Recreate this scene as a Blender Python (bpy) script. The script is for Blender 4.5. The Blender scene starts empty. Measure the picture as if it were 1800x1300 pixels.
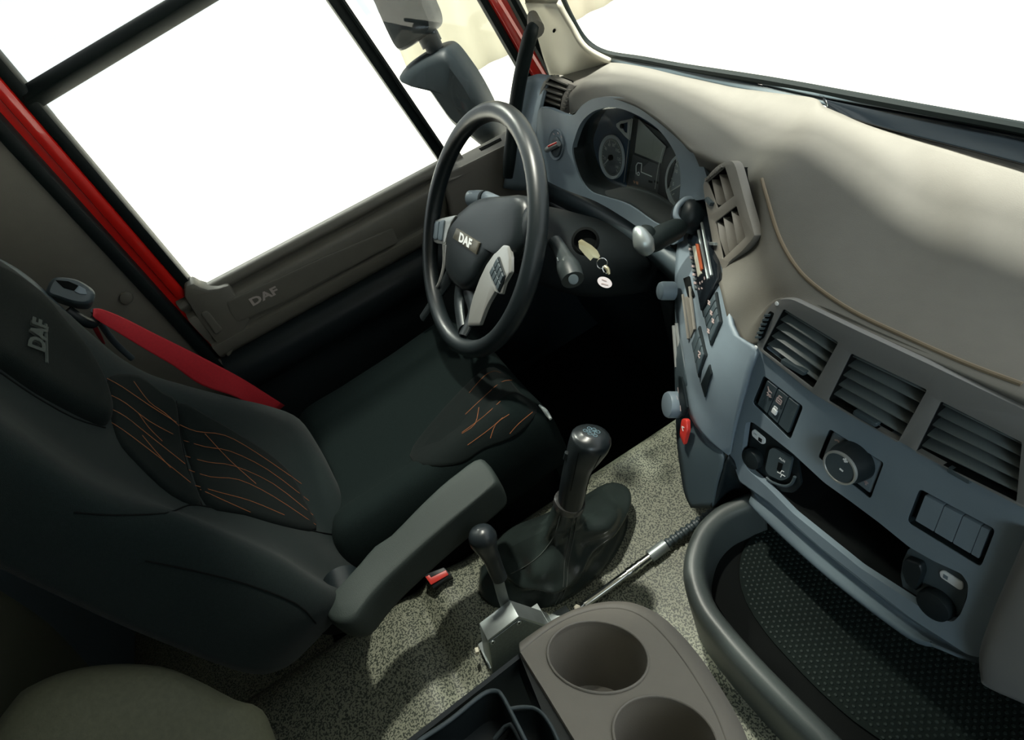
import bpy, bmesh, math, random
import numpy as np
from mathutils import Vector as V, Matrix
from mathutils.bvhtree import BVHTree
from mathutils.geometry import tessellate_polygon
random.seed(4)
SC = bpy.context.scene
COL = SC.collection

# ------------------------------------------------------------------ camera
F = 1000.0
def _n(v): return V(v).normalized()
LX = _n((-607, -690, F))                      # world -X seen from the camera
DN = V((454, 1050, F)); DN = (DN - LX * DN.dot(LX)).normalized()
FY = LX.cross(DN)
if FY.x < 0: FY = -FY
EYE = V((.35, 0, 1.30))
cam_d = bpy.data.cameras.new('camera'); cam = bpy.data.objects.new('camera', cam_d); COL.objects.link(cam)
rows = []                                     # world vectors of image right, down, forward
for k in range(3): rows.append(V((-LX[k], FY[k], -DN[k])))
M = Matrix.Identity(4)
for i in range(3):
    M[i][0] = rows[0][i]; M[i][1] = -rows[1][i]; M[i][2] = -rows[2][i]; M[i][3] = EYE[i]
cam.matrix_world = M
cam_d.sensor_fit = 'HORIZONTAL'; cam_d.sensor_width = 36; cam_d.lens = 36 * F / 1800
cam_d.clip_start = .02; cam_d.clip_end = 200
SC.camera = cam

# ------------------------------------------------------------------ light
w = bpy.data.worlds.new('hall_light'); SC.world = w; w.use_nodes = True
bg = w.node_tree.nodes['Background']; bg.inputs[0].default_value = (.93, .99, 1.0, 1); bg.inputs[1].default_value = 1.2
for nm, en, an, cl_, di in (('hall_lamp_front', 11, 3, (1, .98, .88), (.02, .005, 1)), ('hall_lamp_front', 7.0, 3, (1, .99, .90), (-.02, .065, 1)), ('hall_lamp_side', 2.2, 4, (1, 1, .88), (-.74, -.05, .62)), ('rear_fill_light', .9, 16, (.72, .88, 1), (.8, -.35, .45))):  # last sun is an added fill from rear right to brighten the passenger panel
    sd = bpy.data.lights.new(nm, 'SUN'); sd.energy = en; sd.angle = math.radians(an); sd.color = cl_
    so = bpy.data.objects.new(nm, sd); COL.objects.link(so); so.rotation_euler = V(di).to_track_quat('Z', 'Y').to_euler()
sl = bpy.data.lights.new('reading_lamp', 'SPOT'); sl.energy = 62; sl.spot_size = math.radians(50); sl.spot_blend = .5; sl.shadow_soft_size = .03; sl.color = (1, .99, .86)
so = bpy.data.objects.new('reading_lamp', sl); COL.objects.link(so); so.location = (-.48, .36, 1.74)
so.rotation_euler = (V((-.48, .36, 1.74)) - V((-.30, .05, .25))).to_track_quat('Z', 'Y').to_euler()
SC.view_settings.view_transform = 'Standard'; SC.view_settings.look = 'None'
SC.view_settings.gamma = 1; SC.view_settings.use_curve_mapping = False
SC.view_settings.exposure = 0.0

# ------------------------------------------------------------------ measuring helpers
def ray(px, py):
    r = V((px - 900, py - 650, F)); return V((-r.dot(LX), r.dot(FY), -r.dot(DN))) / F
def at(px, py, x=None, y=None, z=None, d=None):
    r = ray(px, py)
    if x is not None: d = (x - EYE.x) / r.x
    elif y is not None: d = (y - EYE.y) / r.y
    elif z is not None: d = (z - EYE.z) / r.z
    return EYE + r * d
class Plane:
    def __init__(s, o, n):
        s.o = V(o); s.n = V(n).normalized()
        if s.n.dot(EYE - s.o) < 0: s.n = -s.n
    def nor(s, px, py): return s.n
    def p(s, px, py, off=0):
        r = ray(px, py); t = (s.o - EYE).dot(s.n) / r.dot(s.n)
        return EYE + r * t + s.n * off
def plane3(a, b, c):
    a, b, c = V(a), V(b), V(c); return Plane(a, (b - a).cross(c - a))
class Field:                                   # smooth surface through measured points
    def __init__(s, pts):
        P = np.array(pts, float); s.X = P[:, :2] / 100; s.n_ = len(P)
        K = s.k(np.linalg.norm(s.X[:, None] - s.X[None], axis=2)); Q = np.c_[np.ones(s.n_), s.X]
        A = np.block([[K + 1e-3 * np.eye(s.n_), Q], [Q.T, np.zeros((3, 3))]])
        s.w = np.linalg.solve(A, np.r_[1 / P[:, 2], 0, 0, 0])
    def k(s, r): return np.where(r > 1e-6, r * r * np.log(np.maximum(r, 1e-6)), 0)
    def d(s, px, py):
        q = np.array([px, py]) / 100; r = np.linalg.norm(s.X - q, axis=1)
        return 1 / (float(s.k(r) @ s.w[:s.n_]) + s.w[-3] + s.w[-2] * q[0] + s.w[-1] * q[1])
    def raw(s, px, py): return at(px, py, d=s.d(px, py))
    def nor(s, px, py):
        a = s.raw(px, py); n = (s.raw(px + 3, py) - a).cross(s.raw(px, py + 3) - a).normalized()
        return n if n.dot(EYE - a) > 0 else -n
    def p(s, px, py, off=0): return s.raw(px, py) + s.nor(px, py) * off
class Skin:                                    # an already built mesh as surface
    def __init__(s, o, fallback):
        dg = bpy.context.evaluated_depsgraph_get(); e = o.evaluated_get(dg); me = e.to_mesh()
        W = wl(o); vs = [v.co + W for v in me.vertices]
        s.b = BVHTree.FromPolygons(vs, [list(p.vertices) for p in me.polygons]); s.f = fallback; e.to_mesh_clear()
    def hit(s, px, py):
        r = ray(px, py).normalized(); h = s.b.ray_cast(EYE, r)
        if h[0] is None: return None
        n = h[1]; n = n if n.dot(r) < 0 else -n
        return h[0], n
    def nor(s, px, py):
        h = s.hit(px, py); return h[1] if h else s.f.nor(px, py)
    def p(s, px, py, off=0):
        h = s.hit(px, py)
        return h[0] + h[1] * off if h else s.f.p(px, py, off)

# ------------------------------------------------------------------ object helpers
WL = {}
def wl(o): return WL.get(o.name, V((0, 0, 0)))
def tag(o, label=None, cat=None, group=None, kind=None):
    if label: o['label'] = label
    if cat: o['category'] = cat
    if group: o['group'] = group
    if kind: o['kind'] = kind
    return o
def thing(name, loc, label, cat, group=None):
    o = bpy.data.objects.new(name, None); COL.objects.link(o); o.location = loc; WL[o.name] = V(loc)
    o.empty_display_size = .02
    return tag(o, label, cat, group)
def struct(name, loc=(0, 0, 0)):
    o = bpy.data.objects.new(name, None); COL.objects.link(o); o.location = loc; WL[o.name] = V(loc); o['kind'] = 'structure'; return o
def obj(name, vs, fs, mat, parent=None, bev=0, seg=2, solid=0, smooth=True, ang=38, sub=0, label=None, kind=None):
    vs = [V(v) for v in vs]
    lo = V([min(v[i] for v in vs) for i in range(3)]); hi = V([max(v[i] for v in vs) for i in range(3)]); c = (lo + hi) / 2
    me = bpy.data.meshes.new(name); me.from_pydata([v - c for v in vs], [], fs); me.update()
    bm = bmesh.new(); bm.from_mesh(me); bmesh.ops.remove_doubles(bm, verts=bm.verts, dist=1e-6)
    bmesh.ops.recalc_face_normals(bm, faces=bm.faces)
    if bev:
        ed = [e for e in bm.edges if len(e.link_faces) == 2 and e.calc_face_angle(0) > math.radians(35)]
        try: bmesh.ops.bevel(bm, geom=ed, offset=bev, segments=seg, affect='EDGES', profile=.5, clamp_overlap=True)
        except Exception: pass
    bm.to_mesh(me); bm.free()
    if smooth:
        for p in me.polygons: p.use_smooth = True
        me.set_sharp_from_angle(angle=math.radians(ang))
    me.materials.append(mat)
    o = bpy.data.objects.new(name, me); COL.objects.link(o)
    pl = wl(parent) if parent else V((0, 0, 0))
    o.location = c - pl; o.parent = parent; WL[o.name] = c
    if sub: m = o.modifiers.new('s', 'SUBSURF'); m.levels = sub; m.render_levels = sub
    if solid: m = o.modifiers.new('t', 'SOLIDIFY'); m.thickness = solid; m.offset = -1
    if label: o['label'] = label
    if kind: o['kind'] = kind
    return o
def dup(src, delta, parent):
    o = src.copy(); COL.objects.link(o); o.parent = parent
    W = wl(src) + V(delta); WL[o.name] = W; o.location = W - wl(parent); return o
def cat(pts, n=6, closed=False):               # Catmull-Rom through points
    P = [tuple(p) for p in pts]; m = len(P); out = []
    g = (lambda i: P[i % m]) if closed else (lambda i: P[max(0, min(m - 1, i))])
    for i in range(m if closed else m - 1):
        a, b, c, d = g(i - 1), g(i), g(i + 1), g(i + 2)
        for k in range(n):
            t = k / n
            out.append(tuple(.5 * (2 * b[j] + (c[j] - a[j]) * t + (2 * a[j] - 5 * b[j] + 4 * c[j] - d[j]) * t * t + (3 * b[j] - a[j] - 3 * c[j] + d[j]) * t ** 3) for j in range(len(b))))
    if not closed: out.append(P[-1])
    return out
def fillet(pts, r, n=4):
    out = []; m = len(pts)
    for i in range(m):
        a, b, c = (V((*pts[i - 1][:2], 0)), V((*pts[i][:2], 0)), V((*pts[(i + 1) % m][:2], 0)))
        ra = min(r, (a - b).length * .48); rc = min(r, (c - b).length * .48)
        p = b + (a - b).normalized() * ra; q = b + (c - b).normalized() * rc
        for k in range(n + 1):
            t = k / n; s = p * (1 - t) ** 2 + b * 2 * t * (1 - t) + q * t * t; out.append((s.x, s.y))
    return out
def ell(cx, cy, rx, ry, rot=0, n=28):
    c, s = math.cos(math.radians(rot)), math.sin(math.radians(rot))
    return [(cx + rx * math.cos(a) * c - ry * math.sin(a) * s, cy + rx * math.cos(a) * s + ry * math.sin(a) * c) for a in [2 * math.pi * k / n for k in range(n)]]
def grid(name, R, mat, parent=None, n=5, closed=False, solid=0, ang=180, **k):
    """R rows of 3D points -> smooth sheet"""
    A = [cat(r, n, closed) for r in R]
    cols = [cat([A[i][j] for i in range(len(A))], n) for j in range(len(A[0]))]
    h = len(cols[0]); wd = len(cols); vs = [c for col in cols for c in col]; fs = []
    for j in range(wd if closed else wd - 1):
        for i in range(h - 1):
            a = j * h + i; b = ((j + 1) % wd) * h + i; fs.append((a, b, b + 1, a + 1))
    return obj(name, vs, fs, mat, parent, solid=solid, ang=ang, **k)
def plate(name, S, outer, mat, parent=None, holes=(), off=0, th=.004, bev=0, r=0, n=4, dirn=None, **k):
    """a flat or curved panel with openings, cut from surface S"""
    o = fillet(outer, r, n) if r else list(outer); hs = [list(h) for h in holes]
    loops = [o] + hs; tri = tessellate_polygon([[V((p[0], p[1], 0)) for p in l] for l in loops])
    flat = [p for l in loops for p in l]; N = len(flat)
    fr = [S.p(*p[:2], off) for p in flat]
    bk = [q - (S.nor(*p[:2]) if dirn is None else V(dirn)) * th for p, q in zip(flat, fr)]
    fs = [tuple(t) for t in tri] + [tuple(N + i for i in reversed(t)) for t in tri]; s = 0
    for l in loops:
        m = len(l)
        for i in range(m): a = s + i; b = s + (i + 1) % m; fs.append((a, b, N + b, N + a))
        s += m
    return obj(name, fr + bk, fs, mat, parent, bev=bev, **k)
def button(name, S, outer, mat, parent=None, h=.004, prof=None, off=0, r=0, n=4, sink=.002, **k):
    """a raised, domed or dished piece on surface S"""
    o = fillet(outer, r, n) if r else list(outer); m = len(o)
    cx = sum(p[0] for p in o) / m; cy = sum(p[1] for p in o) / m
    prof = prof or [(1, .55), (.97, .85), (.9, 1), (.5, 1.02)]
    prof = [(1, -sink / max(h, 1e-5))] + list(prof); vs = []
    for sc, hh in prof: vs += [S.p(cx + (p[0] - cx) * sc, cy + (p[1] - cy) * sc, off + hh * h) for p in o]
    vs.append(S.p(cx, cy, off + prof[-1][1] * h)); c = len(vs) - 1; fs = []
    for i in range(len(prof) - 1):
        for j in range(m): a = i * m + j; b = i * m + (j + 1) % m; fs.append((a, b, b + m, a + m))
    L = (len(prof) - 1) * m
    for j in range(m): fs.append((L + j, L + (j + 1) % m, c))
    fs.append(tuple(reversed(range(m))))
    return obj(name, vs, fs, mat, parent, **k)
def tube(name, pts, rad, mat, parent=None, n=6, sides=12, closed=False, flat=1.0, up=None, caps=True, **k):
    P = [V(p) for p in pts]
    if not hasattr(rad, '__len__'): rad = [rad] * len(P)
    Q = cat([(*p, r) for p, r in zip(P, rad)], n, closed) if n > 1 else [(*p, r) for p, r in zip(P, rad)]
    m = len(Q); vs = []; u = V(up) if up else None; pu = None
    for i in range(m):
        a = V(Q[(i - 1) % m if closed else max(0, i - 1)][:3]); b = V(Q[(i + 1) % m if closed else min(m - 1, i + 1)][:3]); t = (b - a).normalized()
        ref = u or pu or (V((0, 0, 1)) if abs(t.z) < .9 else V((1, 0, 0)))
        e1 = (ref - t * ref.dot(t)).normalized(); e2 = t.cross(e1); pu = e1
        for s in range(sides):
            an = 2 * math.pi * s / sides; vs.append(V(Q[i][:3]) + (e1 * math.cos(an) * flat + e2 * math.sin(an)) * Q[i][3])
    fs = []
    for i in range(m if closed else m - 1):
        for s in range(sides):
            a = i * sides + s; b = i * sides + (s + 1) % sides; c = ((i + 1) % m) * sides
            fs.append((a, b, c + (s + 1) % sides, c + s))
    if not closed and caps:
        fs.append(tuple(reversed(range(sides)))); fs.append(tuple((m - 1) * sides + s for s in range(sides)))
    return obj(name, vs, fs, mat, parent, **k)
def lathe(name, o, axis, prof, mat, parent=None, sides=28, open_=False, **k):
    a = V(axis).normalized(); e1 = a.orthogonal().normalized(); e2 = a.cross(e1); vs = []
    for r, h in prof:
        for s in range(sides):
            t = 2 * math.pi * s / sides; vs.append(V(o) + a * h + (e1 * math.cos(t) + e2 * math.sin(t)) * r)
    fs = []
    for i in range(len(prof) - 1):
        for s in range(sides):
            b = (s + 1) % sides; fs.append((i * sides + s, i * sides + b, (i + 1) * sides + b, (i + 1) * sides + s))
    if not open_: fs.append(tuple(reversed(range(sides))))
    L = (len(prof) - 1) * sides; fs.append(tuple(L + s for s in range(sides)))
    return obj(name, vs, fs, mat, parent, **k)
def prism(name, poly, ext, mat, parent=None, bev=0, **k):
    """3D polygon pushed along a vector"""
    P = [V(p) for p in poly]; m = len(P); e = V(ext); vs = P + [p + e for p in P]
    fs = [tuple(range(m)), tuple(reversed(range(m, 2 * m)))] + [(i, (i + 1) % m, m + (i + 1) % m, m + i) for i in range(m)]
    return obj(name, vs, fs, mat, parent, bev=bev, **k)
def box(name, lo, hi, mat, parent=None, bev=0, **k):
    (a, b, c), (x, y, z) = lo, hi
    return prism(name, [(a, b, c), (x, b, c), (x, y, c), (a, y, c)], (0, 0, z - c), mat, parent, bev, **k)
def writing(name, S, s, cx, cy, ux, uy, h, mat, parent, off=.0008, th=.0006, bold=0, vx=None, sx=1.0):
    """raised lettering laid on S; (ux,uy) = picture direction of the baseline, h = metre height"""
    cu = bpy.data.curves.new('t', 'FONT'); cu.body = s; cu.align_x = 'CENTER'; cu.align_y = 'CENTER'; cu.size = 1; cu.offset = bold; cu.resolution_u = 3
    t = bpy.data.objects.new('t', cu); COL.objects.link(t); bpy.context.view_layer.update()
    me = t.to_mesh(); v2 = [v.co.copy() for v in me.vertices]; fs = [tuple(p.vertices) for p in me.polygons]
    t.to_mesh_clear(); bpy.data.objects.remove(t); bpy.data.curves.remove(cu)
    o = S.p(cx, cy, off); n = S.nor(cx, cy); a = S.p(cx + ux * 8, cy + uy * 8, off) - o
    a = (a - n * a.dot(n)).normalized(); b = n.cross(a).normalized()
    hh = max(v.y for v in v2) - min(v.y for v in v2); k = h / hh
    vs = [o + a * v.x * k * sx + b * v.y * k for v in v2]; N = len(vs)
    return obj(name, vs + [q - n * th for q in vs], fs + [tuple(N + i for i in reversed(f)) for f in fs], mat, parent, smooth=False)
def stroke(name, S, pts, wd, mat, parent, off=.0006, n=3):
    """thin printed line on S"""
    q = cat(pts, n) if len(pts) > 2 and n > 1 else pts
    return tube(name, [S.p(*p[:2], off) for p in q], wd, mat, parent, n=1, sides=5)
def strokes(name, S, lines, wd, mat, parent, off=.0006):
    vs = []; fs = []
    for l in lines:
        Q = [S.p(*p, off) for p in l]; n = S.nor(*l[0])
        for a, b in zip(Q[:-1], Q[1:]):
            s = (b - a).cross(n).normalized() * wd; k = len(vs)
            if s.length < 1e-9: continue
            vs += [a - s, a + s, b + s, b - s, a - s - n * .0005, a + s - n * .0005, b + s - n * .0005, b - s - n * .0005]
            fs += [(k, k + 1, k + 2, k + 3), (k, k + 4, k + 5, k + 1), (k + 1, k + 5, k + 6, k + 2), (k + 2, k + 6, k + 7, k + 3), (k + 3, k + 7, k + 4, k)]
    return obj(name, vs, fs, mat, parent, smooth=False)

# ------------------------------------------------------------------ materials
def mat(name, c, rough=.6, metal=0, bump=0, bscale=600, var=0, vscale=40, spec=.5, coat=0, sheen=0):
    m = bpy.data.materials.new(name); m.use_nodes = True; nt = m.node_tree; p = nt.nodes['Principled BSDF']
    p.inputs['Base Color'].default_value = (*c, 1); p.inputs['Roughness'].default_value = rough; p.inputs['Metallic'].default_value = metal
    p.inputs['Specular IOR Level'].default_value = spec; p.inputs['Coat Weight'].default_value = coat
    if sheen: p.inputs['Sheen Weight'].default_value = sheen; p.inputs['Sheen Roughness'].default_value = .5
    tc = nt.nodes.new('ShaderNodeNewGeometry')
    if bump:
        n = nt.nodes.new('ShaderNodeTexNoise'); n.inputs['Scale'].default_value = bscale; n.inputs['Detail'].default_value = 2
        nt.links.new(tc.outputs['Position'], n.inputs['Vector'])
        b = nt.nodes.new('ShaderNodeBump'); b.inputs['Strength'].default_value = bump; b.inputs['Distance'].default_value = .001
        nt.links.new(n.outputs[0], b.inputs['Height']); nt.links.new(b.outputs[0], p.inputs['Normal'])
    if var:
        n = nt.nodes.new('ShaderNodeTexNoise'); n.inputs['Scale'].default_value = vscale; n.inputs['Detail'].default_value = 4
        nt.links.new(tc.outputs['Position'], n.inputs['Vector'])
        r = nt.nodes.new('ShaderNodeMapRange'); r.inputs[1].default_value = .3; r.inputs[2].default_value = .7; r.inputs[3].default_value = 1 - var; r.inputs[4].default_value = 1 + var
        nt.links.new(n.outputs[0], r.inputs[0])
        x = nt.nodes.new('ShaderNodeVectorMath'); x.operation = 'SCALE'; x.inputs[0].default_value = c
        nt.links.new(r.outputs[0], x.inputs['Scale']); nt.links.new(x.outputs[0], p.inputs['Base Color'])
    return m
TAUPE = mat('taupe_soft_plastic', (.14, .134, .116), .62, bump=.25, bscale=900, var=.03, spec=.3)
CONS = mat('console_plastic', (.21, .195, .17), .5, bump=.15, bscale=900, var=.03)
VENTF = mat('vent_frame_plastic', (.18, .18, .175), .45, bump=.1, bscale=900)
TAUPE2 = mat('taupe_hard_plastic', (.16, .15, .13), .45, bump=.15, bscale=900, var=.03, spec=.4)
DOORT = mat('door_trim_plastic', (.12, .115, .095), .5, bump=.25, bscale=700, var=.04)
CREAM = mat('cream_pillar_plastic', (.55, .52, .42), .55, bump=.15, bscale=800)
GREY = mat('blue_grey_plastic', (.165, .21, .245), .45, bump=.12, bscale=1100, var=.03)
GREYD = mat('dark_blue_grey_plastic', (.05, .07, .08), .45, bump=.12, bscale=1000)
BLACK = mat('black_plastic', (.010, .015, .017), .42, bump=.08, bscale=1000, spec=.3)
BLACKM = mat('black_matt', (.005, .006, .006), .9, spec=.08)
GLOSS = mat('gloss_black', (.008, .011, .014), .12)
RUBBER = mat('black_rubber', (.006, .010, .010), .5, bump=.1, bscale=500, spec=.15)
WHEELM = mat('wheel_leather', (.011, .016, .018), .36, bump=.12, bscale=1400)
FABRIC = mat('seat_fabric', (.0085, .0145, .0145), .9, bump=.7, bscale=1300, var=.12, vscale=300, spec=.1, sheen=.08)
FABRICD = mat('seat_fabric_dark', (.005, .008, .0078), .92, bump=.7, bscale=1300, var=.12, vscale=300, spec=.08, sheen=.03)
LEATHER = mat('gaiter_leather', (.024, .033, .031), .26, bump=.2, bscale=500)
RED = mat('red_paint', (.62, .012, .008), .3, coat=.5)
WEB = mat('red_webbing', (.46, .012, .022), .7, bump=.5, bscale=1500, var=.08, vscale=200)
REDP = mat('red_plastic', (.6, .04, .03), .4)
CHROME = mat('chrome', (.75, .77, .76), .14, 1)
STEEL = mat('satin_aluminium', (.34, .38, .38), .38, .7, bump=.05, bscale=300, var=.05)
SILVER = mat('silver_paint', (.48, .49, .47), .3, .55)
WHITE = mat('white_print', (.8, .82, .82), .5)
PINK = mat('pale_print', (.42, .33, .32), .5)
ORANGE = mat('orange_print', (.42, .09, .03), .5)
THREAD = mat('orange_thread', (.26, .085, .025), .8)
THREADG = mat('grey_thread', (.06, .07, .065), .8)
BRASS = mat('brass_key', (.50, .46, .30), .35, .7)
DIAL = mat('dial_face', (.26, .29, .32), .5)
SCREEN = mat('unlit_display', (.30, .31, .28), .25)
DISPD = mat('dark_display', (.05, .055, .06), .3)
LCD = mat('lcd_beige', (.45, .44, .36), .4)
SEAM = mat('tan_bead', (.20, .155, .10), .6)
VINYL = mat('cushion_vinyl', (.085, .09, .058), .75, bump=.6, bscale=260, var=.1, vscale=160)
MIRROR = mat('mirror_glass', (.9, .93, .94), .02, 1)
MATM = mat('rubber_mat', (.006, .010, .009), .8, spec=.1)
HALLF = mat('hall_concrete', (.6, .58, .52), .8, var=.04, vscale=.7)
HALLW = mat('hall_sheet_wall', (.34, .325, .265), .8, var=.04, vscale=.5)
LINER = mat('headliner', (.16, .16, .145), .9)
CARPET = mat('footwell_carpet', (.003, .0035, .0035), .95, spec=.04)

def floor_mat():
    m = bpy.data.materials.new('vinyl_floor'); m.use_nodes = True; nt = m.node_tree; p = nt.nodes['Principled BSDF']; L = nt.links.new
    g = nt.nodes.new('ShaderNodeNewGeometry')
    n = nt.nodes.new('ShaderNodeTexNoise'); n.inputs['Scale'].default_value = 330; n.inputs['Detail'].default_value = 0; n.inputs['Distortion'].default_value = .6
    L(g.outputs['Position'], n.inputs['Vector'])
    a = nt.nodes.new('ShaderNodeMath'); a.operation = 'SUBTRACT'; a.inputs[1].default_value = .5; L(n.outputs[0], a.inputs[0])
    b = nt.nodes.new('ShaderNodeMath'); b.operation = 'ABSOLUTE'; L(a.outputs[0], b.inputs[0])
    r = nt.nodes.new('ShaderNodeMapRange'); r.inputs[1].default_value = .44; r.inputs[2].default_value = .50; L(n.outputs[0], r.inputs[0])
    mx = nt.nodes.new('ShaderNodeMix'); mx.data_type = 'RGBA'; mx.inputs[6].default_value = (.04, .048, .036, 1); mx.inputs[7].default_value = (.23, .24, .18, 1)
    L(r.outputs[0], mx.inputs[0]); L(mx.outputs[2], p.inputs['Base Color']); p.inputs['Roughness'].default_value = .48
    bp = nt.nodes.new('ShaderNodeBump'); bp.inputs['Strength'].default_value = .5; bp.inputs['Distance'].default_value = .0008
    L(r.outputs[0], bp.inputs['Height']); L(bp.outputs[0], p.inputs['Normal']); return m
FLOOR = floor_mat()
def glass_mat(name, refl):
    m = bpy.data.materials.new(name); m.use_nodes = True; nt = m.node_tree; nt.nodes.clear(); L = nt.links.new
    o = nt.nodes.new('ShaderNodeOutputMaterial'); mx = nt.nodes.new('ShaderNodeMixShader'); t = nt.nodes.new('ShaderNodeBsdfTransparent'); g = nt.nodes.new('ShaderNodeBsdfGlossy')
    t.inputs[0].default_value = (.97, .99, .98, 1); g.inputs['Roughness'].default_value = 0
    mx.inputs[0].default_value = refl
    L(t.outputs[0], mx.inputs[1]); L(g.outputs[0], mx.inputs[2]); L(mx.outputs[0], o.inputs[0]); return m
GLASS = glass_mat('clear_glass', .02); LENS = glass_mat('lens_glass', .05)

# ================================================================== SETTING
XL = -1.05                                      # inner face of the driver's door
# --- cab floor with raised tunnel
fl = struct('floor', (0, 0, 0))
prof = [(-1.12, 0), (-.52, 0), (-.425, .02), (-.395, .12), (-.385, .20), (-.365, .243), (-.32, .255), (-.1, .256), (.2, .256), (.52, .25), (.56, .12), (.58, 0), (1.1, 0)]
def fz(x, y, z):
    if -.4 < x < .55 and z > .2:
        z += .034 * math.exp(-((y + .165) / .028) ** 2) * max(0, 1 - abs(x + .3) / .16)
        z += .03 * (1 / (1 + math.exp((y + .235) / .008))) if x > -.34 else 0
    return z
R = []
ys = [-1.05, -.8, -.6, -.45, -.35, -.29, -.26, -.245, -.235, -.22, -.20, -.18, -.16, -.14, -.11, -.08, 0, .1, .2, .3, .45, .6, .8]
for y in ys: R.append([(x, y, fz(x, y, z)) for x, z in prof])
vs = []; W_ = None; fs = []
for r in R:
    q = cat(r, 5); W_ = len(q); vs += q
for i in range(len(R) - 1):
    for j in range(W_ - 1): a = i * W_ + j; fs.append((a, a + 1, a + W_ + 1, a + W_))
obj('floor_covering', vs, fs, FLOOR, fl, solid=.02, ang=180)
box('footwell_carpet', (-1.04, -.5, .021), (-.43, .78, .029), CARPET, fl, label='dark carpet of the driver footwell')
grid('tunnel_shade_sheet', [[(x, y, z) for y in (-.3, 0, .3, .78)] for x, z in ((-.50, .03), (-.455, .038), (-.436, .07), (-.426, .12), (-.414, .20), (-.400, .245))], CARPET, fl, n=3)  # black sheet added to give the tunnel side its deep footwell shade
# --- firewall, rear wall, ceiling, right wall
o = box('wall_front', (-1.1, .80, -.02), (1.1, .84, .80), BLACKM); tag(o, kind='structure')
o = box('wall_rear', (-1.12, -1.10, 0), (1.12, -1.05, 1.98), GREYD); tag(o, kind='structure')
o = box('ceiling', (-1.12, -1.1, 1.80), (1.12, .69, 1.85), LINER); tag(o, kind='structure')
wr = struct('wall_right', (1.08, 0, 0))
box('lower_panel', (1.06, -1.05, 0), (1.1, .8, .80), DOORT, wr); box('upper_panel', (1.06, -1.05, 1.5), (1.1, .7, 1.82), DOORT, wr); box('rear_panel', (1.06, -1.05, .8), (1.1, -.4, 1.5), DOORT, wr)
prism('pillar', [(1.06, .62, .8), (1.06, .84, .8), (1.06, .66, 1.5), (1.06, .52, 1.5)], (.04, 0, 0), CREAM, wr)
box('glass', (1.075, -.4, .8), (1.08, .64, 1.5), GLASS, wr)

# --- rear side wall beside the driver's seat (B pillar trim)
wlft = struct('wall_left', (XL, -.75, .9))
yB = -.403
PB = Plane((XL + .01, 0, 0), (1, 0, 0))
box('pillar_trim', (XL - .04, -1.06, 0), (XL + .008, yB - .004, 1.82), DOORT, wlft, bev=.006)
button('trim_clip', PB, ell(222, 523, 12.5, 11), DOORT, wlft, h=.006, prof=[(1, .3), (.9, .8), (.6, 1)])
o = box('roof_rail', (XL - .05, -.5, 1.56), (XL + .02, .6, 1.82), BLACK, wlft)

# --- driver's door
dr = struct('door_1', (XL, .1, 0))
box('sill_panel', (XL - .06, -.44, 0), (XL, .76, .55), BLACK, dr)
def drow(y, dx=0):
    f_ = 1
    return [(XL - .045, y, .60 + .165 - .01), (XL - .02, y, .773), (XL - .004, y, .768), (XL + .004, y, .757), (XL + .002, y, .748), (XL - .006, y, .744), (XL - .008, y, .735),
            (XL + .012, y, .728), (XL + .016, y, .72), (XL + .014, y, .665), (XL + .008, y, .655), (XL + .008, y, .645), (XL + .02, y, .64), (XL + .022, y, .615), (XL + .01, y, .60), (XL - .03, y, .595)]
q = [drow(y) for y in (-.372, -.36, -.2, 0, .2, .4)]
W_ = len(q[0]); vs = [v for r in q for v in r]; fs = [(i * W_ + j, i * W_ + j + 1, (i + 1) * W_ + j + 1, (i + 1) * W_ + j) for i in range(len(q) - 1) for j in range(W_ - 1)]
obj('belt_trim', vs, fs, DOORT, dr, ang=60)
# rounded corner of the trim at the rear lower corner of the window
PD = Plane((XL + .012, 0, 0), (1, 0, 0))
plate('corner_trim', PD, [(324, 520), (324, 502), (340, 496), (352, 503), (366, 507), (384, 505), (402, 499), (440, 560), (402, 630), (396, 620), (352, 566)], DOORT, dr, th=.05, bev=.006, off=.006)
button('door_pull_cover', PD, [(352, 548), (364, 543), (392, 576), (380, 586)], DOORT, dr, h=.004, off=.006, r=5)
# front end: cream ledge with defroster slot
grid('front_ledge', [[at(762, 296, x=XL - .01), at(800, 278, x=XL - .01), at(850, 252, x=XL - .01), at(905, 222, x=XL - .01), at(960, 196, x=XL - .01)],
     [at(775, 308, x=XL + .03), at(812, 291, x=XL + .03), at(862, 266, x=XL + .03), at(915, 240, x=XL + .03), at(965, 215, x=XL + .03)],
     [at(782, 318, x=XL + .035), at(820, 302, x=XL + .035), at(870, 278, x=XL + .035), at(920, 254, x=XL + .035), at(970, 235, x=XL + .035)],
     [at(800, 420, x=XL + .03), at(840, 400, x=XL + .03), at(890, 380, x=XL + .03), at(930, 360, x=XL + .03), at(980, 340, x=XL + .03)]], TAUPE2, dr, solid=.02)
PL = plane3(at(800, 278, x=XL - .01), at(905, 222, x=XL - .01), at(862, 266, x=XL + .03))
button('defroster_slot', PL, [(842, 262), (880, 243), (882, 247), (846, 266)], BLACKM, dr, h=.0015, off=.001)
# badge panel with lettering
PE = Plane((XL + .018, 0, 0), (1, 0, 0))
button('badge_panel', PE, [(398, 530), (405, 548), (418, 566), (500, 530), (560, 498), (700, 425), (690, 400), (560, 455), (470, 497), (410, 524)], DOORT, dr, h=.002, r=6)
writing('lettering', PE, 'DAF', 464, 520, 1, -.50, .021, mat('badge_grey', (.42, .37, .34), .4), dr, off=.0035, bold=.035, sx=1.35)
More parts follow.
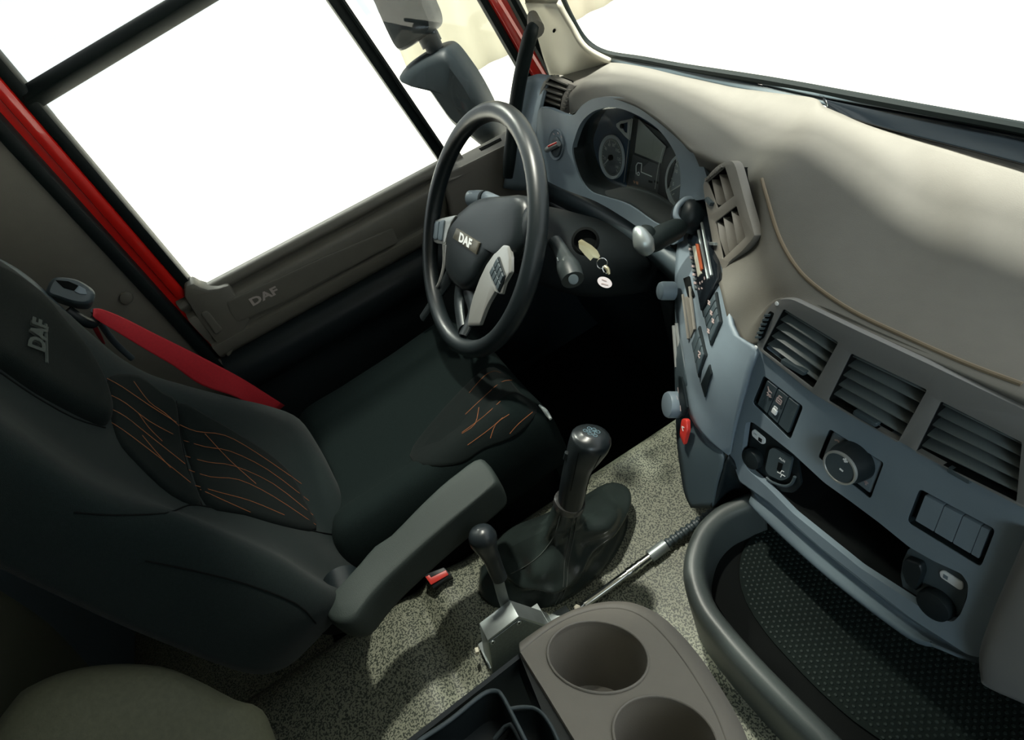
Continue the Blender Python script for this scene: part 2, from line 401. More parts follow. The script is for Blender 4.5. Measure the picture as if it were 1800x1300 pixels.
# armrest bulge below
R = []
for y in (-.376, -.36, -.3, 0, .3, .45):
    R.append([(XL - .02, y, .60), (XL + .03, y, .598), (XL + .055, y, .585), (XL + .065, y, .56), (XL + .06, y, .52), (XL + .03, y, .49), (XL + .005, y, .47), (XL + .03, y, .35), (XL + .04, y, .2), (XL, y, .05)])
grid('lower_panel', R, BLACK, dr, n=3)
# window glass and painted frame (all strips stand on the door line)
def strip(name, y0, y1, x0, x1, zz, m, par, lean=0, bev=.004):
    z0, z1 = zz
    return prism(name, [(x0, y0, z0), (x1, y0, z0), (x1, y1, z0), (x0, y1, z0)], (0, lean, z1 - z0), m, par, bev=bev)
strip('rear_seal', -.408, -.380, XL - .02, XL + .020, (0, 1.8), RUBBER, dr, bev=.008)
strip('rear_frame_inner', -.386, -.355, XL - .05, XL - .012, (.5, 1.8), RED, dr)
strip('rear_frame', -.366, -.339, XL - .05, XL - .002, (.77, 1.8), RED, dr, bev=.010)
strip('rear_glass_channel', -.340, -.316, XL - .05, XL - .006, (.72, 1.6), RUBBER, dr, bev=.006)
box('glass', (XL - .030, -.345, .74), (XL - .026, .80, 1.60), GLASS, dr)
# cross bar of the window
a, b = at(46, 176, x=XL - .02), at(480, -85, x=XL - .02); b = b + (b - a) * .3
tube('cross_bar', [a, b], .022, RUBBER, dr, n=1, sides=4, up=(1, 0, 0), bev=.004)
# quarter window bar
a, b = at(548, -60, x=XL - .02), at(795, 300, x=XL - .02); a = a + (a - b) * .75
o = tube('divider_bar', [a, b], .022, RUBBER, dr, n=1, sides=4, up=(1, 1, 0), bev=.004)
a2, b2 = at(560, -60, x=XL + .003), at(786, 272, x=XL + .003); a2 = a2 + (a2 - b2) * .75
tube('divider_lip', [a2, b2], .004, RUBBER, dr, n=1, sides=6)
# front frame strips, leaning with the A pillar
def run(name, p0, p1, r, m, par, fl=1, xo=0, sides=8): a_, b_ = at(*p0, x=XL + xo), at(*p1, x=XL + xo); return tube(name, [a_ + (a_ - b_) * 1.6, b_], r, m, par, n=1, sides=sides, flat=fl, up=(1, 0, 0))
run('front_glass_channel', (815, -60), (940, 160), .013, RUBBER, dr, xo=-.03)
run('front_frame_inner', (838, -60), (968, 172), .016, RED, dr, .6, xo=-.02)
run('front_frame', (852, -60), (978, 150), .016, RED, dr, .7, xo=-.008)
run('front_seal', (870, -60), (985, 155), .013, RUBBER, dr, xo=.004)

# --- A pillar trim
ap = struct('trim_1', (-.95, .7, .9))
PCV = [[(905, -60, -1.03), (928, 0, -1.03), (948, 55, -1.035), (958, 95, -1.04), (968, 128, -1.04)], [(930, -60, -.99), (950, 0, -.99), (972, 50, -.99), (985, 95, -1.0), (1000, 126, -1.0)],
    [(950, -60, -.93), (968, 0, -.93), (994, 48, -.93), (1012, 85, -.92), (1038, 116, -.92)], [(968, -60, -.89), (986, 0, -.885), (1010, 44, -.875), (1034, 80, -.86), (1078, 104, -.85)]]
PCV = [[at(a, b, x=c) for a, b, c in r] for r in PCV]
PCV = [[r[0] + (r[0] - r[1]) * 8] + r for r in PCV]
grid('pillar_cover', PCV, CREAM, ap, solid=.012)
PA = Plane(at(974, 54, x=-.96), (EYE - at(974, 54, x=-.96)))
button('screw_cap', PA, ell(974, 54, 2.6, 4, 20, 10), BLACKM, ap, h=.001, off=.002)

# --- windscreen
ws = struct('window_1', (0, .8, .9))
wy = [(975, -40, .71), (990, 0, .725), (1008, 38, .735), (1032, 74, .745), (1066, 94, .755), (1130, 105, .762), (1200, 118, .768), (1350, 142, .765), (1500, 170, .755), (1650, 198, .745), (1800, 226, .735), (1950, 255, .72)]
tube('windscreen_seal', [at(a, b, y=c) for a, b, c in wy], .007, RUBBER, ws, n=4, sides=8)
base = [at(a, b, y=c + .004) for a, b, c in wy[4:]]
top = [V((p.x * .97, p.y - .07, 1.80)) for p in base]
grid('glass', [base, top], GLASS, ws, n=3)
tube('header_seal', top, .02, RUBBER, ws)
# cowl strips behind the glass and the trim strip along its foot
def band(name, up_, lo_, m, par, th=.004, **k):
    A = [at(*q[:2], y=q[2]) for q in up_]; B = [at(*q[:2], y=q[2]) for q in lo_]
    return grid(name, [A, B], m, par, n=3, solid=th, **k)
for i, t in enumerate((0, 1, 2)):
    tube('cowl_rib', [at(1066 + 4 * i, 92 + 3.2 * i, y=.765 - .004 * i), at(1200, 117 + 2.6 * i, y=.775 - .004 * i), at(1348, 139 + 3 * i, y=.772 - .004 * i)], .0022, STEEL if i == 1 else GREY, ws, n=4, sides=6)

# --- hall outside
o = box('floor_hall', (-30, -30, -1.25), (30, 30, -1.2), HALLF); tag(o, kind='structure')
vs = []; fs = []
for i in range(120):
    y = 2.35 + i * .1; x = -9 + .04 * math.sin(i * 1.3)
    vs += [(x, y, -1.2), (x, y, 6)]
fs = [(2 * i, 2 * i + 2, 2 * i + 3, 2 * i + 1) for i in range(119)]
o = obj('wall_hall', vs, fs, HALLW, solid=.05); tag(o, kind='structure')

# ================================================================== DASHBOARD
dash = thing('dashboard', (-.1, .6, .5), 'grey and taupe dashboard spanning the cab below the windscreen', 'dashboard')
cols = [
 [(978, 124, .735), (982, 134, .71), (990, 142, .67), (998, 165, .63), (1002, 207, .605)],
 [(1020, 114, .745), (1028, 130, .70), (1032, 148, .65), (1028, 170, .615), (1020, 191, .60)],
 [(1065, 107, .752), (1075, 128, .70), (1082, 146, .65), (1080, 162, .61), (1064, 174, .595)],
 [(1120, 114, .757), (1128, 138, .70), (1130, 160, .64), (1125, 176, .60), (1108, 180, .59)],
 [(1200, 133, .76), (1200, 160, .70), (1190, 185, .64), (1175, 206, .595), (1157, 209, .58)],
 [(1286, 152, .757), (1270, 190, .70), (1248, 222, .63), (1225, 246, .585), (1198, 247, .57)],
 [(1360, 163, .752), (1330, 215, .69), (1295, 255, .63), (1262, 280, .58), (1222, 275, .565)],
 [(1430, 172, .748), (1385, 220, .70), (1330, 268, .63), (1290, 305, .58), (1238, 330, .585)],
 [(1452, 188, .742), (1420, 250, .66), (1345, 330, .56), (1318, 390, .55), (1250, 440, .535)],
 [(1520, 215, .735), (1480, 300, .64), (1370, 420, .515), (1325, 470, .485), (1268, 515, .45)],
 [(1600, 236, .73), (1570, 380, .625), (1425, 492, .482), (1348, 535, .455), (1289, 588, .428)],
 [(1660, 251, .727), (1630, 420, .615), (1480, 535, .470), (1366, 526, .452), (1330, 609, .425)],
 [(1720, 266, .725), (1700, 460, .60), (1560, 575, .466), (1440, 547, .452), (1440, 556, .478)],
 [(1800, 286, .72), (1810, 520, .59), (1700, 635, .462), (1580, 612, .450), (1580, 622, .475)],
 [(1900, 310, .72), (1930, 580, .58), (1820, 685, .46), (1740, 686, .447), (1740, 696, .472)],
 [(2080, 360, .71), (2150, 760, .56), (2010, 770, .455), (1960, 790, .445), (1960, 800, .47)]]
G = [[at(*cols[j][i][:2], y=cols[j][i][2]) for j in range(len(cols))] for i in range(5)]
pad = grid('top_pad', G, TAUPE, dash, n=6, solid=.006)
PADS = Skin(pad, Plane(at(1400, 400, y=.55), (0, -.6, .8)))
# bead along the rim of the tray on the passenger side
tube('trim_bead', [PADS.p(x, y, .0005) for x, y in [(1340, 315), (1348, 345), (1368, 412), (1395, 462), (1430, 500), (1500, 548), (1600, 596), (1700, 640), (1796, 676)]], .0026, SEAM, dash, n=5, sides=8)
# strip at the windscreen foot and the glossy insert
band('windscreen_strip', [(1066, 97, .752), (1200, 121, .765), (1330, 147, .762), (1424, 166, .755), (1475, 173, .755)], [(1070, 110, .745), (1200, 136, .757), (1290, 155, .755), (1424, 176, .747), (1470, 194, .742)], GREYD, dash)
band('strip_base', [(1436, 156, .770), (1550, 176, .766), (1700, 204, .756), (1850, 236, .744)], [(1446, 180, .752), (1550, 204, .748), (1700, 232, .738), (1850, 264, .728)], BLACK, dash)
band('strip_bevel', [(1340, 144, .766), (1430, 162, .757), (1550, 180, .752), (1700, 210, .742), (1830, 236, .732)], [(1340, 149, .762), (1430, 169, .753), (1550, 190, .748), (1700, 218, .738), (1830, 242, .728)], GREYD, dash)  # dark grey bevel band above the glossy insert
grid('gloss_insert', [[at(x, y, y=c) for x, y, c in r] for r in (
  [(1436, 169, .753), (1455, 172, .752), (1560, 192, .748), (1700, 220, .738), (1830, 246, .728)],
  [(1448, 174, .750), (1458, 180, .746), (1560, 208, .738), (1700, 244, .728), (1830, 276, .718)],
  [(1456, 192, .744), (1464, 199, .740), (1560, 227, .728), (1700, 262, .718), (1830, 296, .708)])], GLOSS, dash, n=4, solid=.004)

# --- housing round the instruments
PC = Plane(at(1066, 176, y=.592), (0, -.955, .296))
RIM = [(1006, 268), (1011, 241), (1022, 215), (1041, 197), (1066, 189), (1091, 191), (1121, 203), (1151, 222), (1172, 245), (1188, 273), (1196, 300), (1195, 338), (1187, 384), (1160, 396), (1105, 360), (1060, 345), (1036, 335), (1018, 310)]
HS = [(951, 188), (1002, 204), (1022, 186), (1041, 174), (1066, 170), (1096, 172), (1130, 184), (1156, 202), (1178, 224), (1222, 262), (1242, 310), (1243, 345), (1225, 352), (1206, 352), (1190, 380), (1192, 425), (1160, 425), (1105, 388), (1050, 355), (1000, 336), (962, 318), (946, 300), (944, 230)]
plate('instrument_housing', PC, cat(HS, 3, True), GREY, dash, holes=[cat(RIM, 4, True)], th=.012)
# left end cheek
grid('end_cheek', [[at(920, 140, x=-1.0), at(944, 130, x=-.99), at(966, 132, x=-.93)], [at(905, 200, x=-1.0), at(925, 200, x=-.99), at(950, 192, x=-.92)], [at(895, 260, x=-1.0), at(915, 262, x=-.98), at(948, 258, x=-.91)], [at(885, 330, x=-1.0), at(915, 335, x=-.98), at(955, 330, x=-.90)]], GREY, dash, n=4, solid=.006)
# ledge under the instruments and knee panel
R = [[at(958, 310, y=.60), at(1000, 330, y=.585), (at(1060, 360, y=.57)), at(1120, 396, y=.56), at(1165, 425, y=.55), at(1215, 470, y=.52)],
     [at(956, 320, y=.57), at(1000, 340, y=.56), (at(1058, 372, y=.55)), at(1116, 408, y=.54), at(1160, 438, y=.53), at(1210, 480, y=.51)],
     [at(956, 333, y=.56), at(1000, 354, y=.555), (at(1056, 384, y=.545)), at(1112, 420, y=.535), at(1156, 450, y=.525), at(1205, 495, y=.505)],
     [at(958, 346, y=.58), at(1000, 366, y=.575), (at(1056, 392, y=.565)), at(1110, 430, y=.555), at(1152, 460, y=.545), at(1200, 505, y=.53)]]
grid('lower_ledge', R, GREYD, dash, n=4, solid=.006)
R = [[at(955, 346, y=.60), at(1050, 390, y=.58), at(1110, 432, y=.57), at(1160, 470, y=.56), at(1200, 510, y=.54)],
     [at(945, 420, y=.60), at(1050, 450, y=.57), at(1110, 490, y=.56), at(1150, 520, y=.55), at(1190, 560, y=.54)],
     [at(930, 520, y=.62), at(1050, 530, y=.60), at(1110, 570, y=.58), at(1150, 600, y=.57), at(1190, 640, y=.56)],
     [at(930, 560, y=.70), at(1050, 580, y=.68), at(1110, 640, y=.66), at(1150, 660, y=.64), at(1190, 700, y=.62)]]
grid('knee_panel', R, BLACK, dash, n=4, solid=.006)

# --- centre stack: one curved face turned towards the driver
ST = Field([(1240, 300, .925), (1285, 285, .862), (1320, 430, .825), (1300, 360, .85), (1238, 373, .985), (1262, 491, .87), (1330, 610, .762), (1233, 545, .90), (1215, 640, .905), (1290, 700, .82), (1280, 800, .888), (1190, 500, .985), (1195, 680, .96), (1208, 780, .95), (1200, 400, 1.06), (1190, 600, .98)])
o = None
def gridpx(name, S, L, Rr, m, par, nx=10, ny=14, off=0, **k):
    """sheet on S between a left and a right picture line"""
    A = cat(L, 8); B = cat(Rr, 8)
    g = lambda Q, t: Q[min(len(Q) - 1, int(t * (len(Q) - 1)))]
    vs = []
    for i in range(ny + 1):
        a = g(A, i / ny); b = g(B, i / ny)
        for j in range(nx + 1): t = j / nx; vs.append(S.p(a[0] + (b[0] - a[0]) * t, a[1] + (b[1] - a[1]) * t, off))
    fs = [(i * (nx + 1) + j, i * (nx + 1) + j + 1, (i + 1) * (nx + 1) + j + 1, (i + 1) * (nx + 1) + j) for i in range(ny) for j in range(nx)]
    return obj(name, vs, fs, m, par, ang=180, **k)
gridpx('centre_face', ST, [(1205, 350), (1195, 400), (1188, 450), (1186, 500), (1187, 560), (1192, 620), (1200, 680), (1212, 730), (1236, 765), (1280, 800)],
       [(1250, 330), (1258, 400), (1262, 450), (1275, 515), (1292, 585), (1328, 612), (1318, 650), (1305, 700), (1292, 750), (1282, 799)], GREY, dash, nx=12, ny=24, solid=.006)
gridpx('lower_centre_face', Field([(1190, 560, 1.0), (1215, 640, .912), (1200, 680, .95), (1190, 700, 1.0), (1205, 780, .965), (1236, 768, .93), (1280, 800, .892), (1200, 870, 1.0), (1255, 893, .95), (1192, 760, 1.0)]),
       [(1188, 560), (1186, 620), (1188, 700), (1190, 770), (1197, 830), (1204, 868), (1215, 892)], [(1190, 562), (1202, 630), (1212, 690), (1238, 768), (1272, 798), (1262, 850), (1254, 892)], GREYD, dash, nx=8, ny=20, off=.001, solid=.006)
R = [[at(1280, 798, d=.89), at(1300, 830, d=.90), at(1350, 870, d=.92)], [at(1268, 850, d=.92), at(1290, 860, d=.97), at(1330, 880, d=1.0)], [at(1254, 893, d=.95), at(1280, 885, d=1.0), at(1320, 880, d=1.03)]]
grid('stack_side', R, BLACK, dash, n=4, solid=.006)

# ---------- passenger side panel
PP = plane3((-.078, .42, .718), (.238, .42, .711), (-.078, .357, .483))
REC = [(1311, 742), (1322, 741), (1345, 758), (1394, 797), (1449, 848), (1494, 880), (1545, 918), (1598, 961), (1640, 985), (1690, 1008), (1702, 1026), (1700, 1050), (1688, 1080), (1675, 1093), (1650, 1088), (1615, 1065), (1511, 997), (1394, 902), (1349, 856), (1314, 825), (1303, 800)]
SWO = [(1342, 659), (1412, 714), (1389, 773), (1322, 708)]; KNO = [(1458, 753), (1554, 813), (1530, 877), (1438, 804)]; BLO = [(1616, 858), (1750, 930), (1724, 997), (1593, 917)]
V1 = [(1380, 541), (1477, 600), (1432, 681), (1342, 613)]; V2 = [(1499, 619), (1633, 683), (1581, 776), (1458, 702)]; V3 = [(1657, 703), (1800, 775), (1790, 880), (1612, 793)]
plate('passenger_panel', PP, fillet([(1328, 612), (1345, 606), (1440, 690), (1590, 775), (1700, 840), (1830, 905), (1790, 1010), (1722, 1155), (1700, 1150), (1600, 1085), (1440, 960), (1350, 880), (1300, 845), (1282, 795), (1300, 720)], 5), GREY, dash,
      holes=[fillet(REC, 6), fillet(SWO, 6), fillet(KNO, 6), fillet(BLO, 9)], th=.010)
# strips under the panel
R = [[(1300, 846, 0), (1350, 882, 0), (1440, 962, 0), (1600, 1086, 0), (1722, 1156, 0)], [(1312, 868, -.01), (1362, 908, -.012), (1450, 988, -.012), (1600, 1106, -.012), (1716, 1176, -.012)],
     [(1320, 880, .004), (1370, 925, .004), (1460, 1004, .004), (1590, 1104, .004), (1640, 1130, .0)], [(1326, 892, 0), (1376, 940, .002), (1466, 1020, .002), (1596, 1120, 0), (1640, 1140, -.004)],
     [(1332, 896, -.03), (1382, 944, -.03), (1470, 1024, -.03), (1596, 1124, -.03), (1640, 1144, -.03)]]
grid('panel_lip', [[PP.p(*q) for q in r] for r in R], mat('lip_grey', (.09, .12, .14), .7, spec=.25), dash, n=4, solid=.004)
# recess
bk = []; 
def pocket(name, S, poly, depth, m, par, off=-.001, flare=0):
    kx = sum(p[0] for p in poly) / len(poly); ky = sum(p[1] for p in poly) / len(poly); poly = [(kx + (p[0] - kx) * .988, ky + (p[1] - ky) * .988) for p in poly]
    P = [S.p(*p[:2], off) for p in poly]; Q = [S.p(*p[:2], off - depth) for p in poly]; n = len(P); c = len(P) * 2
    return obj(name, P + Q, [(i, (i + 1) % n, n + (i + 1) % n, n + i) for i in range(n)] + [tuple(range(n, 2 * n))], m, par, smooth=False)
pocket('storage_slot', PP, fillet(REC, 6), .12, BLACKM, dash, off=-.0098)
pocket('switch_recess', PP, fillet(SWO, 6), .009, BLACK, dash); pocket('knob_recess', PP, fillet(KNO, 6), .007, BLACK, dash); pocket('blank_recess', PP, fillet(BLO, 9), .010, BLACK, dash)
# points within the recess quads, then switches and covers
def lerp2(a, b, t): return (a[0] + (b[0] - a[0]) * t, a[1] + (b[1] - a[1]) * t)
def quad(Q, u0, u1, v0, v1): return [lerp2(lerp2(Q[0], Q[1], u), lerp2(Q[3], Q[2], u), v) for u, v in ((u0, v0), (u1, v0), (u1, v1), (u0, v1))]
def qp(Q, u, v): return lerp2(lerp2(Q[0], Q[1], u), lerp2(Q[3], Q[2], u), v)
for i in range(3):
    s = button('rocker_switch', PP, quad(SWO, .10 + i * .27, .355 + i * .27, .07, .93), GREYD, dash, h=.006, off=-.007, r=2, prof=[(1, .8), (.96, 1), (.5, .82)])
    if i == 0: strokes('symbol', PP, [[qp(SWO, .20, .27), qp(SWO, .30, .30)], [qp(SWO, .2, .36), qp(SWO, .26, .40)], [qp(SWO, .3, .36), qp(SWO, .22, .45)], [qp(SWO, .27, .44), qp(SWO, .32, .40)], [qp(SWO, .18, .20), qp(SWO, .24, .33)]], .0008, PINK, s, off=.0005)
    if i == 1:
        strokes('symbol', PP, [quad(SWO, .44, .55, .28, .40) + [qp(SWO, .44, .28)], [qp(SWO, .46, .28), qp(SWO, .46, .20), qp(SWO, .53, .20)], [qp(SWO, .46, .34), qp(SWO, .53, .34)]], .0008, PINK, s, off=.0005)
        button('lock_symbol', PP, quad(SWO, .43, .54, .62, .76), WHITE, s, h=.0006, off=.0004, r=1)
        strokes('lock_bow', PP, [[qp(SWO, .45, .62), qp(SWO, .45, .55), qp(SWO, .52, .55), qp(SWO, .52, .62)]], .0008, WHITE, s, off=.0005)
for i, (a, b) in enumerate(((.08, .33), (.335, .575), (.58, .82), (.825, .93))):
    button('blank_cover', PP, quad(BLO, a, b, .12, .88), GREY, dash, h=.007, off=-.009, r=2, prof=[(1, .8), (.97, 1), (.5, 1.0)])
# mirror adjustment / fan knob
PLG = mat('plate_grey', (.12, .155, .18), .42)
kb = button('knob_plate', PP, quad(KNO, .05, .95, .07, .93), PLG, dash, h=.003, off=-.005, r=5)
kc = PP.p(1500, 809, -.002); ka = (PP.p(1478, 818, .022) - kc)
kn = PP.n
lathe('rotary_knob', kc, kn, [(.026, 0), (.025, .012), (.0215, .024), (.021, .0255), (.0185, .026)], BLACK, kb if False else dash, sides=36)
kt = kc + kn * .026
lathe('knob_ring', kt - kn * .001, kn, [(.0215, -.002), (.022, 0), (.0215, .0022), (.0195, .0024), (.019, .001)], SILVER, dash, sides=36)
lathe('knob_cap', kt - kn * .001, kn, [(.0192, 0), (.019, .0012), (.010, .0016), (.002, .0017)], GREYD, dash, sides=36)
PK = Plane(kt + kn * .0012, kn)
strokes('knob_symbol', PK, [[(1482, 806), (1490, 812)], [(1485, 812), (1487, 805)], [(1476, 823), (1482, 828)]], .0011, WHITE, dash, off=.0004)
for l_ in ([[qp(KNO, .13, .25), qp(KNO, .18, .20), qp(KNO, .24, .27)]], [[qp(KNO, .8, .35), qp(KNO, .88, .33)], [qp(KNO, .84, .3), qp(KNO, .84, .42)]], [[qp(KNO, .8, .75), qp(KNO, .87, .72)], [qp(KNO, .83, .7), qp(KNO, .84, .8)]]):
    strokes('plate_symbol', PP, l_, .0010, PINK, dash, off=-.0015)
# sockets at both ends of the slot
def disc(name, S, cx, cy, rad, h, m, par, off=0, prof=None, **k):
    n = S.nor(cx, cy); o = S.p(cx, cy, off); prof = prof or [(1, 0), (1, .7), (.94, .92), (.8, 1), (.3, 1.05)]
    return lathe(name, o, n, [(rad * a, h * b) for a, b in prof], m, par, **k)
PS = Plane(PP.o - PP.n * .012, PP.n)
sp = plate('socket_plate', PS, [(1312, 738), (1330, 740), (1400, 800), (1408, 850), (1395, 866), (1360, 862), (1318, 828), (1304, 800)], BLACK, dash, th=.004, r=5)
disc('socket_cap', PS, 1328, 803, .0165, .013, BLACK, dash)
button('socket_label', PS, [(1322, 757), (1327, 753), (1346, 770), (1346, 779), (1340, 780), (1323, 765)], WHITE, dash, h=.001, r=3, off=.0005)
button('label_print', PS, [(1335, 767), (1341, 771), (1340, 777), (1334, 773)], GLOSS, dash, h=.0004, off=.0016)
writing('label_text', PS, '24V', 1329, 762, 1, .75, .0028, GREYD, dash, off=.0018)
pb = plate('media_port_block', PS, [(1358, 786), (1368, 785), (1398, 802), (1390, 838), (1378, 842), (1356, 832), (1350, 822)], GREYD, dash, th=.004, off=.006, r=5)
button('media_port', PS, [(1374, 809), (1382, 812), (1378, 826), (1371, 822)], BLACKM, pb, h=.0008, off=.006)
writing('port_text', PS, 'AUX', 1381, 805, 1, .72, .0036, WHITE, pb, off=.0072)
strokes('port_symbol', PS, [[(1372, 826), (1386, 834)], [(1377, 829), (1380, 824), (1384, 826)], [(1380, 831), (1378, 835)]], .0006, WHITE, pb, off=.0068)
tube('port_surround', [PS.p(x, y, .003) for x, y in [(1350, 838), (1362, 846), (1382, 852), (1394, 848), (1400, 836)]], .0022, GREYD, dash)
plate('socket_plate', PS, [(1598, 962), (1640, 982), (1700, 1010), (1703, 1030), (1690, 1078), (1675, 1094), (1650, 1090), (1615, 1064), (1590, 1046), (1583, 1010), (1587, 985)], GREYD, dash, th=.004, r=6)
disc('socket_cap', PS, 1650, 1058, .019, .013, BLACK, dash)
button('socket_label', PS, [(1652, 1003), (1660, 1001), (1694, 1023), (1694, 1034), (1688, 1036), (1654, 1013)], WHITE, dash, h=.001, r=4, off=.0005)
button('label_print', PS, [(1660, 1007), (1668, 1012), (1667, 1018), (1659, 1013)], GREY, dash, h=.0004, off=.0016)
button('socket_cover', PS, [(1598, 975), (1626, 985), (1630, 1000), (1618, 1035), (1600, 1020), (1592, 995)], BLACK, dash, h=.008, off=.001, r=6)

# ---------- vents
def vent(name, S, outer, opens, mfrm, mslat, nsl, depth, parent, th=.008, off=.003, label=None, nr=4, tilt=.5, edges=None, slw=.016, **k):
    fr = plate('air_vent', S, outer, mfrm, parent, holes=[fillet(o, nr) for o in opens], th=th, off=off, bev=.0018)
    for o in opens:
        pocket('duct', S, fillet(o, nr), depth, BLACKM, fr, off=off - .001)
        for i in range(nsl):
            v = (i + .5) / nsl
            A = S.p(*qp(o, .01, v), -.002); B = S.p(*qp(o, .99, v), -.002)
            n = S.nor(*qp(o, .5, v)); dn = (S.p(*qp(o, .5, min(1, v + .2)), 0) - S.p(*qp(o, .5, v), 0)).normalized()
            e = (-n * math.cos(tilt) - dn * math.sin(tilt)) * slw; t2 = (B - A).cross(e).normalized() * .0022
            prism('slat', [A, B, B + e, A + e], t2, mslat, fr, bev=.0007)
    return fr
PV = Plane(PP.o + PP.n * .004, PP.n)
ov = fillet([(1333, 610), (1338, 570), (1352, 540), (1370, 525), (1395, 524), (1500, 575), (1640, 640), (1840, 735), (1850, 915), (1700, 838), (1590, 777), (1500, 730), (1432, 690)], 10)
vf = vent('air_vent', PV, ov, [V1, V2, V3], VENTF, mat('slat_grey', (.10, .12, .12), .4), 5, .06, dash, tilt=.35, slw=.018)
disc('vent_knob', PV, 1402, 643, .004, .004, BLACK, vf, off=-.004) if False else None
for c in ((1398, 645), (1525, 735), (1690, 835)):
    button('vent_slider', PV, [(c[0] - 22, c[1] - 16), (c[0] + 20, c[1] + 8), (c[0] + 17, c[1] + 15), (c[0] - 25, c[1] - 9)], GREYD, vf, h=.005, off=-.002, r=3)
wh = Plane(PV.o - PV.n * .002, PV.n)
button('thumbwheel_slot', PV, [(1357, 545), (1364, 549), (1346, 592), (1338, 598), (1336, 585), (1345, 560)], BLACKM, vf, h=.0008, off=.003, r=2)
for i in range(6):
    t = i / 5; x = 1354 - 16 * t; y = 552 + 38 * t
    button('thumbwheel_tooth', PV, [(x - 4, y - 2), (x + 5, y - 2), (x + 4, y + 2), (x - 5, y + 2)], GREYD, vf, h=.004, off=.003)
for c in ((1369, 532), (1332, 609)): disc('indicator_dot', PV, *c, .0028, .0012, WHITE, vf, off=.003, sides=12)

co = [(1237, 338), (1239, 317), (1258, 294), (1278, 283), (1290, 287), (1299, 315), (1308, 349), (1324, 405), (1324, 417), (1304, 441), (1281, 461), (1270, 484), (1260, 468), (1249, 407)]
O1 = [(1243, 320), (1274, 293), (1290, 344), (1261, 366)]; O2 = [(1257, 390), (1294, 361), (1310, 417), (1270, 455)]
class Off:                                        # surface lifted by a constant
    def __init__(s, S, o): s.S = S; s.o = o
    def p(s, a, b, off=0): return s.S.p(a, b, off + s.o)
    def nor(s, a, b): return s.S.nor(a, b)
SV = plane3(ST.raw(1240, 320), ST.raw(1290, 290), ST.raw(1300, 430)); SV = Plane(SV.o + SV.n * .012, SV.n)
cf = plate('air_vent', SV, cat(co, 3, True), CONS, dash, holes=[O1, fillet(O2, 3)], th=.014, bev=.001)
for Oq, lines in ((O1, [((1249, 315), (1258, 360)), ((1262, 306), (1274, 354)), ((1279, 300), (1289, 347))]), (O2, [((1259, 391), (1268, 452)), ((1269, 381), (1279, 442)), ((1283, 370), (1294, 429))])):
    pocket('duct', SV, Oq, .05, BLACKM, cf, off=-.002)
    for A_, B_ in lines:
        A = SV.p(*A_, -.002); B = SV.p(*B_, -.002); sd_ = (B - A).normalized(); e = (-SV.n * .6 + sd_.cross(SV.n) * .8)
        if (EYE - A).dot(sd_.cross(SV.n)) < 0: e = (-SV.n * .6 - sd_.cross(SV.n) * .8)
        e = -SV.n * .75 + (SV.p(A_[0] + 12, A_[1]) - SV.p(*A_)).normalized() * .5
        prism('slat', [A, B, B + e * .022, A + e * .022], e.cross(sd_).normalized() * .002, TAUPE2, cf, bev=.0006)
for i in range(7):
    t = i / 6; x = 1243 + 26 * t; y = 315 - 22 * t
    button('thumbwheel_tooth', SV, [(x - 2, y), (x + 1, y - 3), (x + 3, y + 1), (x, y + 4)], TAUPE2, cf, h=.003, off=.0005)
button('vent_slider', SV, [(1252, 425), (1261, 426), (1261, 431), (1252, 430)], STEEL, cf, h=.006)
button('vent_slider', SV, [(1246, 346), (1256, 356), (1253, 362), (1244, 352)], GREYD, cf, h=.006)

LV = Plane(at(970, 165, y=.615), (-.1, -.9, .3)); LV = Plane(at(970, 165, y=.615), (.25, -.9, .3))
lo_ = [(966, 134), (955, 144), (950, 158), (944, 184), (950, 193), (988, 207), (994, 204), (1000, 178), (1010, 150)]
LO = [(964, 138), (999, 151), (984, 199), (949, 187)]
lv = plate('air_vent', LV, fillet(lo_, 4), TAUPE2, dash, holes=[fillet([(966, 138), (998, 150), (988, 172), (983, 199), (949, 187), (953, 160)], 2)], th=.012, bev=.001)
pocket('duct', LV, [(966, 138), (998, 150), (988, 172), (983, 199), (949, 187), (953, 160)], .04, BLACKM, lv)
for A_, B_ in (((968, 139), (999, 152)), ((960, 148), (996, 161)), ((955, 158), (989, 170)), ((952, 167), (986, 179)), ((950, 176), (985, 189))):
    A = LV.p(*A_, .001); B = LV.p(*B_, .001); e = (-LV.n * .016 + V((0, 0, .004)))
    prism('slat', [A, B, B + e, A + e], V((0, 0, .005)), TAUPE, lv, bev=.001)
for i in range(7):
    t = i / 6; x = 1003 - 12 * t; y = 158 + 38 * t
    button('thumbwheel_tooth', LV, [(x - 4, y - 1.5), (x + 3, y - .5), (x + 2, y + 2), (x - 4, y + 1)], TAUPE, lv, h=.004)

# ---------- light switch on the left
ls = button('light_switch', PC, ell(979, 254, 13.5, 28, 0), GREY, dash, h=.004, prof=[(1, .4), (.96, 1), (.9, .8), (.85, .6)])
button('switch_ring', PC, ell(980, 258, 8.5, 18, 0), GREYD, ls, h=.003, off=.003)
a = PC.p(966, 262, .012); b = PC.p(990, 249, .012)
tube('pointer', [PC.p(968, 262, .010), PC.p(978, 257, .014), PC.p(989, 251, .010)], [.0065, .007, .006], SILVER, ls, n=3)
tube('pointer_mark', [PC.p(978, 255, .0215), PC.p(989, 249, .0165)], .0022, REDP, ls, n=1, sides=6)
strokes('symbol', PC, [[(975, 234), (978, 236)], [(983, 232), (985, 235)], [(989, 238), (991, 242)]], .001, PINK, ls, off=.005)

